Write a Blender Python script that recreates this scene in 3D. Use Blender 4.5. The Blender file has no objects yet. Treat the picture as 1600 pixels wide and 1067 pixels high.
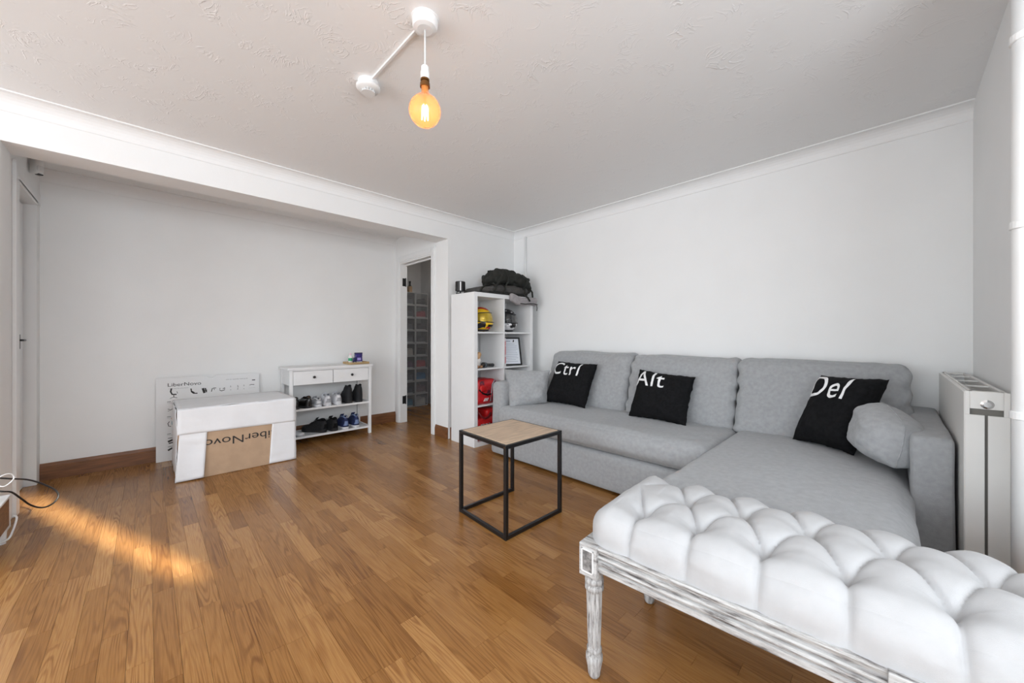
import bpy, bmesh, math, random
from mathutils import Vector, Matrix, noise, Euler
random.seed(7)
PI = math.pi
sc = bpy.context.scene
COL = sc.collection

# ------------------------------------------------------------------ camera
A_YAW = math.atan2(596, 583)
CAM = Vector((3.3113, -3.2726, 1.08))
cd = bpy.data.cameras.new('camera'); cam = bpy.data.objects.new('camera', cd); COL.objects.link(cam)
cd.sensor_width = 36; cd.lens = 583 / 1600 * 36; cd.shift_y = -6.5 / 1600; cd.clip_start = 0.02
cam.location = CAM; cam.rotation_euler = (PI / 2, 0, A_YAW)
sc.camera = cam
FW = Vector((-math.sin(A_YAW), math.cos(A_YAW), 0)); RT = Vector((math.cos(A_YAW), math.sin(A_YAW), 0))
def ray(u): return FW + (u - 800) / 583 * RT
def ony(u, v, y):                       # where the sight line of a measured point meets a plane of known y
    r = ray(u); t = (y - CAM.y) / r.y; p = CAM + t * r
    return Vector((p.x, y, 1.08 + (527 - v) * t / 583))
def onx(u, v, x):
    r = ray(u); t = (x - CAM.x) / r.x; p = CAM + t * r
    return Vector((x, p.y, 1.08 + (527 - v) * t / 583))
def proj(p):
    q = p - CAM; d = q.dot(FW)
    return (800 + 583 * q.dot(RT) / d, 527 - 583 * (p.z - 1.08) / d, d)

# ------------------------------------------------------------------ world, sun, window daylight, exposure
W = bpy.data.worlds.new('world'); sc.world = W; W.use_nodes = True
nt = W.node_tree; bg = nt.nodes['Background']
sky = nt.nodes.new('ShaderNodeTexSky'); sky.sky_type = 'NISHITA'; sky.sun_disc = False
sky.sun_elevation = math.radians(24); sky.sun_rotation = math.radians(95)
nt.links.new(sky.outputs[0], bg.inputs[0]); bg.inputs[1].default_value = 0.25

def area(name, loc, rot, sx, sy, power, color=(1, 1, 1)):
    l = bpy.data.lights.new(name, 'AREA'); l.shape = 'RECTANGLE'; l.size = sx; l.size_y = sy
    l.energy = power; l.color = color
    o = bpy.data.objects.new(name, l); COL.objects.link(o); o.location = loc; o.rotation_euler = rot
    return o
area('bay_window_daylight', (4.36, -3.72, 1.55), (0, PI / 2, 0), 1.25, 3.3, 64, (.90, .965, 1.04))
area('back_window_daylight', (2.1, -6.86, 1.25), (PI / 2, 0, 0), 3.8, 1.9, 98, (.90, .965, 1.04))
sl = bpy.data.lights.new('sun', 'SUN'); sl.energy = 30; sl.angle = math.radians(1.5); sl.color = (1, .94, .82)
so = bpy.data.objects.new('sun', sl); COL.objects.link(so)
SUN_DIR = Vector((-1, -.392, -.388)).normalized()
so.rotation_euler = SUN_DIR.to_track_quat('-Z', 'Y').to_euler(); so.location = (9, -.7, 4)
vs = sc.view_settings
vs.view_transform = 'Standard'; vs.look = 'None'; vs.gamma = 1; vs.use_curve_mapping = False; vs.exposure = 0.25

# ------------------------------------------------------------------ materials
def new_mat(name):
    m = bpy.data.materials.new(name); m.use_nodes = True
    return m, m.node_tree, m.node_tree.nodes['Principled BSDF']
MATS = {}
def mat(name, col, rough=.5, var=.0, vscale=20, bump=.0, bscale=80, metal=0, col2=None, spec=.5, coat=0, sheen=0, obj=True, stretch=None, bdetail=3, ramp=(.4, .6)):
    if name in MATS: return MATS[name]
    m, t, b = new_mat(name)
    b.inputs['Roughness'].default_value = rough; b.inputs['Metallic'].default_value = metal
    b.inputs['Specular IOR Level'].default_value = spec; b.inputs['Coat Weight'].default_value = coat
    b.inputs['Sheen Weight'].default_value = sheen
    tc = t.nodes.new('ShaderNodeTexCoord'); src = tc.outputs['Object']
    if stretch:
        mp = t.nodes.new('ShaderNodeMapping'); mp.inputs['Scale'].default_value = stretch
        t.links.new(src, mp.inputs['Vector']); src = mp.outputs[0]
    if col2 is None: col2 = tuple(max(0, c * (1 - var)) for c in col)
    n = t.nodes.new('ShaderNodeTexNoise'); n.inputs['Scale'].default_value = vscale; n.inputs['Detail'].default_value = 4
    t.links.new(src, n.inputs['Vector'])
    r = t.nodes.new('ShaderNodeValToRGB')
    r.color_ramp.elements[0].position = ramp[0]; r.color_ramp.elements[1].position = ramp[1]
    r.color_ramp.elements[0].color = (*col2, 1); r.color_ramp.elements[1].color = (*col, 1)
    t.links.new(n.outputs['Fac'], r.inputs[0]); t.links.new(r.outputs[0], b.inputs['Base Color'])
    if bump:
        n2 = t.nodes.new('ShaderNodeTexNoise'); n2.inputs['Scale'].default_value = bscale; n2.inputs['Detail'].default_value = bdetail
        t.links.new(src, n2.inputs['Vector'])
        bp = t.nodes.new('ShaderNodeBump'); bp.inputs['Strength'].default_value = bump; bp.inputs['Distance'].default_value = .01
        t.links.new(n2.outputs['Fac'], bp.inputs['Height']); t.links.new(bp.outputs[0], b.inputs['Normal'])
    MATS[name] = m
    return m

WALL = mat('wall_paint', (.87, .87, .862), .75, .015, 3, .10, 260)
CORN = mat('cornice_paint', (.86, .86, .855), .6, .01, 5)
GLOSSW = mat('white_gloss', (.84, .84, .835), .35, .02, 4)
PLAST = mat('white_plastic', (.82, .82, .81), .4, .02, 8)
FURN = mat('white_furniture', (.83, .83, .83), .38, .02, 6, .02, 60)
BLACKM = mat('black_metal', (.008, .008, .009), .35, .2, 30)
BLACKP = mat('black_plastic', (.012, .012, .013), .4, .2, 30)
BLACKF = mat('black_fabric', (.010, .010, .011), .95, .35, 60, .25, 500, spec=.15)
GREYF = mat('sofa_fabric', (.385, .392, .40), .95, .16, 45, .35, 420, spec=.15, sheen=.25, ramp=(.3, .7))
def mix_fine_fabric(m):
    pass
SKIRT = mat('stained_pine', (.235, .095, .036), .45, .45, 6, .1, 40, stretch=(1, 1, 12), ramp=(.3, .65))
SKIRTX = mat('stained_pine_dark', (.21, .085, .033), .45, .4, 6, .1, 40, stretch=(1, 1, 12), ramp=(.3, .65))
CARD = mat('cardboard', (.50, .345, .225), .85, .08, 12, .05, 90)
PAPER = mat('white_wrapping', (.84, .845, .86), .7, .04, 5, .25, 14)
INK = mat('black_ink', (.02, .018, .018), .7)
INKG = mat('grey_ink', (.22, .22, .23), .7)
TEAL = mat('teal_ink', (.02, .22, .30), .7)
BEIGE = mat('beige_ink', (.75, .52, .36), .7)
TABLEW = mat('oak_table', (.66, .49, .345), .5, .30, 7, .06, 40, stretch=(9, 1.2, 5), ramp=(.3, .7))
GREYMET = mat('grey_metal', (.55, .56, .58), .4, .05, 20)
BRASS = mat('aged_brass', (.23, .11, .035), .35, .3, 30, metal=.8)
CHROME = mat('chrome', (.7, .7, .7), .2, metal=1)
LEATHER = mat('bench_fabric', (.47, .47, .473), .7, .03, 30, .12, 600, spec=.3, sheen=.1)
def washed(name, scl):
    m, t, b = new_mat(name); b.inputs['Roughness'].default_value = .6
    tc = t.nodes.new('ShaderNodeTexCoord'); mp = t.nodes.new('ShaderNodeMapping'); mp.inputs['Scale'].default_value = scl
    n = t.nodes.new('ShaderNodeTexNoise'); n.inputs['Scale'].default_value = 2.2; n.inputs['Detail'].default_value = 7; n.inputs['Roughness'].default_value = .7
    t.links.new(tc.outputs['Object'], mp.inputs[0]); t.links.new(mp.outputs[0], n.inputs['Vector'])
    r = t.nodes.new('ShaderNodeValToRGB'); e = r.color_ramp.elements
    e[0].position = .36; e[0].color = (.11, .10, .095, 1); e[1].position = .58; e[1].color = (.52, .52, .51, 1)
    x = e.new(.46); x.color = (.36, .35, .34, 1)
    t.links.new(n.outputs['Fac'], r.inputs[0]); t.links.new(r.outputs[0], b.inputs['Base Color'])
    bp = t.nodes.new('ShaderNodeBump'); bp.inputs['Strength'].default_value = .3; bp.inputs['Distance'].default_value = .003
    t.links.new(n.outputs['Fac'], bp.inputs['Height']); t.links.new(bp.outputs[0], b.inputs['Normal'])
    return m
WASH = washed('whitewashed_wood', (5, 40, 40)); WASHV = washed('whitewashed_turned_wood', (55, 55, 7))
DARKWASH = mat('dark_grey_inlay', (.30, .29, .28), .7, .6, 60, .2, 120)
def floor_mat():
    m, t, b = new_mat('oak_laminate'); N = t.nodes; L = t.links
    uv = N.new('ShaderNodeUVMap'); uv.uv_map = 'UVMap'
    at = N.new('ShaderNodeAttribute'); at.attribute_name = 'tone'
    mp = N.new('ShaderNodeMapping'); mp.inputs['Scale'].default_value = (1.05, 17, 1); L.new(uv.outputs[0], mp.inputs[0])
    n = N.new('ShaderNodeTexNoise'); n.inputs['Scale'].default_value = 1.0; n.inputs['Detail'].default_value = 1.5; n.inputs['Distortion'].default_value = .25
    L.new(mp.outputs[0], n.inputs['Vector'])
    mu = N.new('ShaderNodeMath'); mu.operation = 'MULTIPLY'; mu.inputs[1].default_value = 85; L.new(n.outputs['Fac'], mu.inputs[0])
    si = N.new('ShaderNodeMath'); si.operation = 'SINE'; L.new(mu.outputs[0], si.inputs[0])
    mr = N.new('ShaderNodeMapRange'); mr.inputs[1].default_value = -.2; mr.inputs[2].default_value = 1; L.new(si.outputs[0], mr.inputs[0])
    mp2 = N.new('ShaderNodeMapping'); mp2.inputs['Scale'].default_value = (9, 330, 1); L.new(uv.outputs[0], mp2.inputs[0])
    n2 = N.new('ShaderNodeTexNoise'); n2.inputs['Scale'].default_value = 1; n2.inputs['Detail'].default_value = 3; L.new(mp2.outputs[0], n2.inputs['Vector'])
    # how strong the figure is varies slowly
    mp3 = N.new('ShaderNodeMapping'); mp3.inputs['Scale'].default_value = (2.5, 6, 1); L.new(uv.outputs[0], mp3.inputs[0])
    n3 = N.new('ShaderNodeTexNoise'); n3.inputs['Scale'].default_value = 1; L.new(mp3.outputs[0], n3.inputs['Vector'])
    r3 = N.new('ShaderNodeMapRange'); r3.inputs[1].default_value = .35; r3.inputs[2].default_value = .65; r3.inputs[3].default_value = .15; L.new(n3.outputs['Fac'], r3.inputs[0])
    base = N.new('ShaderNodeValToRGB'); e = base.color_ramp.elements
    e[0].position = 0; e[0].color = (.265, .115, .027, 1); e[1].position = 1; e[1].color = (.455, .235, .078, 1)
    x = e.new(.5); x.color = (.345, .163, .045, 1)
    L.new(at.outputs['Fac'], base.inputs[0])
    dk = N.new('ShaderNodeMix'); dk.data_type = 'RGBA'; dk.blend_type = 'MULTIPLY'
    gm = N.new('ShaderNodeMath'); gm.operation = 'MULTIPLY'; L.new(mr.outputs[0], gm.inputs[0]); L.new(r3.outputs[0], gm.inputs[1])
    gm2 = N.new('ShaderNodeMath'); gm2.operation = 'MULTIPLY'; gm2.inputs[1].default_value = .75; L.new(gm.outputs[0], gm2.inputs[0])
    L.new(gm2.outputs[0], dk.inputs['Factor']); L.new(base.outputs[0], dk.inputs[6]); dk.inputs[7].default_value = (.52, .40, .27, 1)
    dk2 = N.new('ShaderNodeMix'); dk2.data_type = 'RGBA'; dk2.blend_type = 'MULTIPLY'
    fr = N.new('ShaderNodeMapRange'); fr.inputs[1].default_value = .35; fr.inputs[2].default_value = .7; fr.inputs[4].default_value = .85; L.new(n2.outputs['Fac'], fr.inputs[0])
    L.new(fr.outputs[0], dk2.inputs['Factor']); L.new(dk.outputs[2], dk2.inputs[6]); dk2.inputs[7].default_value = (.72, .62, .5, 1)
    L.new(dk2.outputs[2], b.inputs['Base Color'])
    b.inputs['Roughness'].default_value = .27; b.inputs['Specular IOR Level'].default_value = .5
    bp = N.new('ShaderNodeBump'); bp.inputs['Strength'].default_value = .06; bp.inputs['Distance'].default_value = .002
    L.new(n2.outputs['Fac'], bp.inputs['Height']); L.new(bp.outputs[0], b.inputs['Normal'])
    return m
FLOORM = floor_mat()
def artex():
    m, t, b = new_mat('swirled_ceiling_plaster'); N = t.nodes; L = t.links
    b.inputs['Base Color'].default_value = (.87, .87, .865, 1); b.inputs['Roughness'].default_value = .8
    tc = N.new('ShaderNodeTexCoord')
    n = N.new('ShaderNodeTexNoise'); n.inputs['Scale'].default_value = 6; n.inputs['Detail'].default_value = 3; n.inputs['Distortion'].default_value = 3.5
    L.new(tc.outputs['Object'], n.inputs['Vector'])
    mu = N.new('ShaderNodeMath'); mu.operation = 'MULTIPLY'; mu.inputs[1].default_value = 26; L.new(n.outputs['Fac'], mu.inputs[0])
    si = N.new('ShaderNodeMath'); si.operation = 'SINE'; L.new(mu.outputs[0], si.inputs[0])
    pw = N.new('ShaderNodeMapRange'); pw.inputs[1].default_value = .55; pw.inputs[2].default_value = 1; L.new(si.outputs[0], pw.inputs[0])
    n2 = N.new('ShaderNodeTexNoise'); n2.inputs['Scale'].default_value = 7; L.new(tc.outputs['Object'], n2.inputs['Vector'])
    mk = N.new('ShaderNodeMapRange'); mk.inputs[1].default_value = .5; mk.inputs[2].default_value = .68; L.new(n2.outputs['Fac'], mk.inputs[0])
    mm = N.new('ShaderNodeMath'); mm.operation = 'MULTIPLY'; L.new(pw.outputs[0], mm.inputs[0]); L.new(mk.outputs[0], mm.inputs[1])
    bp = N.new('ShaderNodeBump'); bp.inputs['Strength'].default_value = .35; bp.inputs['Distance'].default_value = .006
    L.new(mm.outputs[0], bp.inputs['Height']); L.new(bp.outputs[0], b.inputs['Normal'])
    return m
ARTEX = artex()
def glassy(name, col, alpha, rough=.05):
    m, t, b = new_mat(name)
    b.inputs['Base Color'].default_value = (*col, 1); b.inputs['Roughness'].default_value = rough; b.inputs['Alpha'].default_value = alpha
    return m
CLEARP = glassy('smoky_clear_plastic', (.38, .39, .41), .22, .25)
CLEARF = glassy('smoky_clear_rim', (.50, .50, .50), .72, .3)
PANE = glassy('window_glass', (.9, .95, 1), .12, .02)
AMBER = glassy('amber_glass', (.85, .36, .09), .5, .04)
def emit(name, col, s):
    m, t, b = new_mat(name)
    b.inputs['Base Color'].default_value = (*col, 1); b.inputs['Emission Color'].default_value = (*col, 1); b.inputs['Emission Strength'].default_value = s
    return m
FILA = emit('glowing_filament', (1, .78, .5), 30)

# ------------------------------------------------------------------ mesh helpers
OFF = {}
class MB:
    def __init__(s): s.v = []; s.f = []
    def add(s, vs_, fs):
        n = len(s.v); s.v += [Vector(p) for p in vs_]; s.f += [[i + n for i in q] for q in fs]; return s
    def box(s, a, b):
        x0, y0, z0 = a; x1, y1, z1 = b
        return s.add([(x0, y0, z0), (x1, y0, z0), (x1, y1, z0), (x0, y1, z0), (x0, y0, z1), (x1, y0, z1), (x1, y1, z1), (x0, y1, z1)],
                     [(0, 3, 2, 1), (4, 5, 6, 7), (0, 1, 5, 4), (1, 2, 6, 5), (2, 3, 7, 6), (3, 0, 4, 7)])
    def prism(s, pts, d):                       # polygon pts (3-D), extruded by vector d
        n = len(pts); d = Vector(d); P = [Vector(p) for p in pts]
        return s.add(P + [p + d for p in P], [list(range(n))[::-1], [i + n for i in range(n)]] + [(i, (i + 1) % n, (i + 1) % n + n, i + n) for i in range(n)])
    def tube(s, pts, r, n=8, closed=False, caps=True):
        P = [Vector(p) for p in pts]; m = len(P); R = r if isinstance(r, (list, tuple)) else [r] * m
        vs_ = []; up = None
        for i in range(m):
            t = (P[(i + 1) % m] - P[i - 1]) if closed else (P[min(i + 1, m - 1)] - P[max(i - 1, 0)])
            t.normalize()
            if up is None: up = Vector((0, 0, 1)) if abs(t.z) < .9 else Vector((1, 0, 0))
            a = t.cross(up)
            if a.length < 1e-5: a = t.orthogonal()
            a.normalize(); b = a.cross(t).normalized(); up = b
            for k in range(n):
                q = 2 * PI * k / n; vs_.append(P[i] + R[i] * (math.cos(q) * a + math.sin(q) * b))
        fs = []
        for i in range(m if closed else m - 1):
            j = (i + 1) % m
            for k in range(n):
                fs.append((i * n + k, i * n + (k + 1) % n, j * n + (k + 1) % n, j * n + k))
        if caps and not closed: fs += [list(range(n))[::-1], [(m - 1) * n + k for k in range(n)]]
        return s.add(vs_, fs)
    def lathe(s, prof, c=(0, 0, 0), n=24, flute=None):
        c = Vector(c); vs_ = []; m = len(prof)
        for (r, z) in prof:
            for k in range(n):
                q = 2 * PI * k / n; rr = r * (flute(q, z) if flute else 1)
                vs_.append(c + Vector((rr * math.cos(q), rr * math.sin(q), z)))
        fs = []
        for i in range(m - 1):
            for k in range(n): fs.append((i * n + k, i * n + (k + 1) % n, (i + 1) * n + (k + 1) % n, (i + 1) * n + k))
        fs += [list(range(n))[::-1], [(m - 1) * n + k for k in range(n)]]
        return s.add(vs_, fs)
    def grid(s, fn, nu, nv):                    # open surface fn(i/nu, j/nv)
        vs_ = [fn(i / nu, j / nv) for i in range(nu + 1) for j in range(nv + 1)]
        return s.add(vs_, [(i * (nv + 1) + j, (i + 1) * (nv + 1) + j, (i + 1) * (nv + 1) + j + 1, i * (nv + 1) + j + 1) for i in range(nu) for j in range(nv)])
    def xf(s, M):
        s.v = [M @ p for p in s.v]; return s
    def build(s, name, m, parent=None, smooth=False, bevel=0, kind=None, origin=None):
        me = bpy.data.meshes.new(name)
        if parent is not None: off = OFF[parent.as_pointer()]
        else:
            if origin is None:
                xs = [p.x for p in s.v]; ys = [p.y for p in s.v]; zs = [p.z for p in s.v]
                off = Vector(((min(xs) + max(xs)) / 2, (min(ys) + max(ys)) / 2, min(zs)))
            else: off = Vector(origin)
        me.from_pydata([p - off for p in s.v], [], s.f); me.validate(); me.update()
        bm = bmesh.new(); bm.from_mesh(me); bmesh.ops.recalc_face_normals(bm, faces=bm.faces); bm.to_mesh(me); bm.free()
        me.materials.append(m)
        if smooth: me.polygons.foreach_set('use_smooth', [True] * len(me.polygons))
        o = bpy.data.objects.new(name, me); COL.objects.link(o); OFF[o.as_pointer()] = off
        if parent is not None: o.parent = parent
        else: o.location = off
        if bevel:
            b = o.modifiers.new('bevel', 'BEVEL'); b.width = bevel; b.segments = 2; b.limit_method = 'ANGLE'; b.angle_limit = math.radians(40)
        if kind: o['kind'] = kind
        return o
def tag(o, label, cat, group=None, kind=None):
    o['label'] = label; o['category'] = cat
    if group: o['group'] = group
    if kind: o['kind'] = kind
    return o
def thing(name, label, cat, loc=(0, 0, 0), group=None):
    o = bpy.data.objects.new(name, None); COL.objects.link(o); o.location = loc; o.empty_display_size = .1
    OFF[o.as_pointer()] = Vector(loc)
    return tag(o, label, cat, group)
def struct(o): o['kind'] = 'structure'; return o
def copy_tree(o, parent=None):
    c = o.copy(); COL.objects.link(c)
    if parent is not None: c.parent = parent
    for ch in list(o.children): copy_tree(ch, c)
    return c
def box(name, a, b, m, parent=None, bevel=0, **k): return MB().box(a, b).build(name, m, parent, bevel=bevel, **k)

def softbox(lo, hi, r, n=14, bulge=(0, 0, 0), amp=0, scale=4, seed=0, fn=None, disp=None):
    lo = Vector(lo); hi = Vector(hi); d = hi - lo; c = (lo + hi) / 2
    N = [max(4, int(n * (d[i] / max(d)) ** .6)) for i in range(3)] if isinstance(n, int) else n
    keys = {}; V = []; F = []
    def vid(i, j, k):
        q = (i, j, k)
        if q not in keys:
            u = [0, 0, 0]
            for a_, ii in enumerate(q):
                t = ii / N[a_]; t = t + .09 * math.sin(2 * PI * t) * -1 if False else t
                # denser towards the edges
                t = .5 - .5 * math.cos(PI * t) if N[a_] > 5 else t
                t = .65 * t + .35 * ii / N[a_]
                u[a_] = t
            p = Vector([lo[a_] + d[a_] * u[a_] for a_ in range(3)])
            inn = Vector([min(max(p[a_], lo[a_] + min(r, d[a_] * .499)), hi[a_] - min(r, d[a_] * .499)) for a_ in range(3)])
            dr = p - inn
            if dr.length > 1e-9: nn = dr.normalized(); p = inn + min(r, min(d) * .499) * nn if True else p
            else: nn = Vector((0, 0, 1))
            w = [2 * u[a_] - 1 for a_ in range(3)]
            for a_ in range(3):
                o1, o2 = [(1, 2), (0, 2), (0, 1)][a_]
                p[a_] += bulge[a_] * w[a_] * (1 - w[o1] ** 2) * (1 - w[o2] ** 2)
            if amp: p += nn * amp * noise.noise((p + Vector((seed * 3.1, seed * 1.7, seed))) * scale)
            if disp: p = disp(p, nn, w)
            if fn: p = fn(p)
            keys[q] = len(V); V.append(p)
        return keys[q]
    for ax in range(3):
        a1, a2 = [(1, 2), (2, 0), (0, 1)][ax]
        for side in (0, N[ax]):
            for i in range(N[a1]):
                for j in range(N[a2]):
                    q = []
                    for (di, dj) in ((0, 0), (1, 0), (1, 1), (0, 1)):
                        idx = [0, 0, 0]; idx[ax] = side; idx[a1] = i + di; idx[a2] = j + dj; q.append(vid(*idx))
                    F.append(q if side else q[::-1])
    b = MB(); b.v = V; b.f = F
    return b

def smooth_pts(P, n=6):
    out = []
    for i in range(len(P) - 1):
        p0, p1, p2, p3 = P[max(0, i - 1)], P[i], P[i + 1], P[min(len(P) - 1, i + 2)]
        for k in range(n):
            t = k / n; out.append(.5 * ((2 * p1) + (p2 - p0) * t + (2 * p0 - 5 * p1 + 4 * p2 - p3) * t * t + (3 * p1 - p0 - 3 * p2 + p3) * t ** 3))
    return out + [P[-1]]

# text as flat polygons: list of (x, y) vertices and faces, lower left at the origin
def text_poly(body, size=1, xs=1, shear=0, space=1):
    c = bpy.data.curves.new('t', 'FONT'); c.body = body; c.size = size; c.shear = shear; c.space_character = space
    o = bpy.data.objects.new('t', c); COL.objects.link(o); bpy.context.view_layer.update()
    dg = bpy.context.evaluated_depsgraph_get(); me = bpy.data.meshes.new_from_object(o.evaluated_get(dg))
    V = [(v.co.x * xs, v.co.y) for v in me.vertices]; F = [list(p.vertices) for p in me.polygons]
    bpy.data.objects.remove(o); bpy.data.curves.remove(c); bpy.data.meshes.remove(me)
    x0 = min(v[0] for v in V); V = [(x - x0, y) for x, y in V]
    return V, F
def subdiv(V, F, L):
    bm = bmesh.new(); vv = [bm.verts.new((x, y, 0)) for x, y in V]
    for f in F:
        try: bm.faces.new([vv[i] for i in f])
        except ValueError: pass
    bmesh.ops.triangulate(bm, faces=bm.faces)
    for _ in range(5):
        es = [e for e in bm.edges if e.calc_length() > L]
        if not es: break
        bmesh.ops.subdivide_edges(bm, edges=es, cuts=1)
        bmesh.ops.triangulate(bm, faces=bm.faces)
    bm.verts.index_update()
    R = [(v.co.x, v.co.y) for v in bm.verts], [[v.index for v in f.verts] for f in bm.faces]
    bm.free(); return R
def stroke2(pts, w):                      # flat ribbon along 2-D points
    V = []; F = []
    for i, p in enumerate(pts):
        a = pts[max(0, i - 1)]; b = pts[min(len(pts) - 1, i + 1)]
        dx, dy = b[0] - a[0], b[1] - a[1]; l = math.hypot(dx, dy) or 1
        V += [(p[0] - dy / l * w / 2, p[1] + dx / l * w / 2), (p[0] + dy / l * w / 2, p[1] - dx / l * w / 2)]
    for i in range(len(pts) - 1): F.append((2 * i, 2 * i + 1, 2 * i + 3, 2 * i + 2))
    return V, F

# ------------------------------------------------------------------ the room
H = 2.37
XF, YE, YL = -1.187, -.985, -3.85          # far wall, right alcove end, left alcove end
XW = 3.62                                  # radiator wall
# floor slab and oak strips
fl = struct(box('floor', (-2.35, -7.1, -.12), (4.6, .5, -.004), mat('subfloor', (.1, .06, .03), .8)))
def strip_data(b, x0, x1, y0, y1):
    g = .00012; bvl = .0003
    v = [(x0 + g, y0 + g, -.004), (x1 - g, y0 + g, -.004), (x1 - g, y1 - g, -.004), (x0 + g, y1 - g, -.004),
         (x0 + g + bvl, y0 + g + bvl, 0), (x1 - g - bvl, y0 + g + bvl, 0), (x1 - g - bvl, y1 - g - bvl, 0), (x0 + g + bvl, y1 - g - bvl, 0)]
    b.add(v, [(4, 5, 6, 7), (0, 1, 5, 4), (1, 2, 6, 5), (2, 3, 7, 6), (3, 0, 4, 7)])
def inside(x, y):
    if x < XF: return -.9 < y
    if x < 0: return YL < y < YE
    return True
strips = []
rs = random.Random(3); SWID = .0665
y = -6.98; row = 0
while y < .38:
    x = -2.32 + rs.uniform(-.4, 0)
    while x < 4.55:
        L_ = rs.choice([.28, .36, .42, .47, .52, .58]) * rs.uniform(.92, 1.08)
        x1 = min(x + L_, 4.55); x0 = max(x, -2.32)
        if x1 - x0 > .02:
            pr = []
            for (px_, py_) in ((x0, y), (x1, y), (x1, y + SWID), (x0, y + SWID)):
                q = proj(Vector((px_, py_, 0)))
                if q[2] > .2: pr.append(q)
            ar = 0
            if len(pr) == 4:
                cx_ = sum(q[0] for q in pr) / 4; cy_ = sum(q[1] for q in pr) / 4
                if -20 < cx_ < 1620 and cy_ < 1090:
                    ar = abs(sum(pr[i][0] * pr[(i + 1) % 4][1] - pr[(i + 1) % 4][0] * pr[i][1] for i in range(4))) / 2
                    if x1 > 2.6 and y > -1.72: ar = 0
                    if x0 > .7 and y > -.95: ar = 0
                    if x0 > 3.0 and y > -2.3: ar = 0
            strips.append((ar, x0, x1, y, y + SWID))
        x = x1
    y += SWID; row += 1
strips.sort(key=lambda s: -s[0])
def finish_strips(o, tones, spans):
    me = o.data; at = me.attributes.new('tone', 'FLOAT', 'FACE'); uv = me.uv_layers.new(name='UVMap')
    for k, (tn, (x0, y0, du, dv)) in enumerate(zip(tones, spans)):
        for q in range(5):
            p = me.polygons[k * 5 + q]; at.data[p.index].value = tn
            for li in p.loop_indices:
                co = me.vertices[me.loops[li].vertex_index].co + o.location
                uv.data[li].uv = (co.x - x0 + du, co.y - y0 + dv)
def strip_obj(lst, name, parent):
    b = MB(); tones = []; spans = []
    for (_, x0, x1, y0, y1) in lst:
        strip_data(b, x0, x1, y0, y1); tones.append(min(1, max(0, rs.gauss(.55, .25)))); spans.append((x0, y0, rs.uniform(0, 60), rs.uniform(0, 60)))
    me = bpy.data.meshes.new(name); off = OFF[parent.as_pointer()]
    me.from_pydata([p - off for p in b.v], [], b.f); me.update(); me.materials.append(FLOORM)
    o = bpy.data.objects.new(name, me); COL.objects.link(o)
    OFFo = o.location.copy(); finish_strips(o, tones, [(s[0] - off.x, s[1] - off.y, s[2], s[3]) for s in spans]); o.parent = parent
    return o
for s_ in strips[:299]: strip_obj([s_], 'floor_strip', fl)
o = strip_obj(strips[299:], 'floor_strips_beyond', fl); o['kind'] = 'stuff'

struct(box('ceiling', (-2.35, -7.1, H), (4.6, .5, H + .1), ARTEX))
# wall_left: pillar by the bookcase, beam over the opening, part beside the camera
b = MB(); b.box((-.22, YE, 0), (0, .1, H)); b.box((-.22, -3.83, 2.127), (0, YE, H)); b.box((-.22, -7.1, 0), (0, -3.83, H))
struct(b.build('wall_left', WALL))
struct(box('wall_far', (XF - .1, -4.2, 0), (XF, -.895, H), WALL))
struct(box('wall_sofa', (-.22, 0, 0), (4.6, .1, H), WALL))
# alcove end with the open doorway
b = MB(); b.box((XF, YE, 0), (-1.075, -.895, H)); b.box((-.30, YE, 0), (-.22, -.895, H)); b.box((-1.075, YE, 2.03), (-.30, -.895, H))
struct(b.build('wall_alcove_right', WALL))
b = MB(); b.box((XF, -4.03, 0), (-1.09, YL, H)); b.box((-.445, -4.03, 0), (-.22, YL, H)); b.box((-1.09, -4.03, 2.075), (-.445, YL, H))
struct(b.build('wall_alcove_left', WALL))
# radiator wall stub, bay and back wall with windows
struct(box('wall_right', (XW, -1.50, 0), (XW + .12, .1, H), WALL))
struct(box('wall_bay_side', (XW + .12, -1.62, 0), (4.6, -1.50, H), WALL))
b = MB(); b.box((4.5, -7.1, 0), (4.6, -1.62, .9)); b.box((4.5, -7.1, 2.15), (4.6, -1.62, H)); b.box((4.5, -2.1, .9), (4.6, -1.86, 2.15)); b.box((4.5, -1.86, .9), (4.6, -1.62, 1.3)); b.box((4.5, -1.64, 1.3), (4.6, -1.62, 2.15)); b.box((4.5, -7.1, .9), (4.6, -5.4, 2.15))
struct(b.build('wall_bay', WALL))
b = MB(); b.box((0, -7.1, 0), (4.5, -7.0, .3)); b.box((0, -7.1, 2.2), (4.5, -7.0, H)); b.box((0, -7.1, .3), (.2, -7.0, 2.2)); b.box((4.0, -7.1, .3), (4.5, -7.0, 2.2))
struct(b.build('wall_back', WALL))
def window(name, axis, p, a0, a1, z0, z1, nm):
    f = MB(); t = .05
    def bx(a, b_, zz0, zz1):
        if axis == 'x': f.box((p - .02, a, zz0), (p + .05, b_, zz1))
        else: f.box((a, p - .05, zz0), (b_, p + .02, zz1))
    bx(a0, a1, z0, z0 + t); bx(a0, a1, z1 - t, z1)
    for i in range(nm + 1):
        q = a0 + (a1 - a0) * i / nm; q = min(max(q, a0 + t / 2), a1 - t / 2); bx(q - t / 2, q + t / 2, z0 + t, z1 - t)
    w = struct(f.build(name, GLOSSW))
    for i in range(nm):
        q0 = a0 + (a1 - a0) * i / nm + t / 2; q1 = a0 + (a1 - a0) * (i + 1) / nm - t / 2
        g = MB()
        if axis == 'x': g.box((p + .012, q0, z0 + t), (p + .018, q1, z1 - t))
        else: g.box((q0, p - .018, z0 + t), (q1, p - .012, z1 - t))
        g.build('pane', PANE, w)
    return w
window('window_1', 'x', 4.54, -5.4, -2.1, .9, 2.15, 5)
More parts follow.
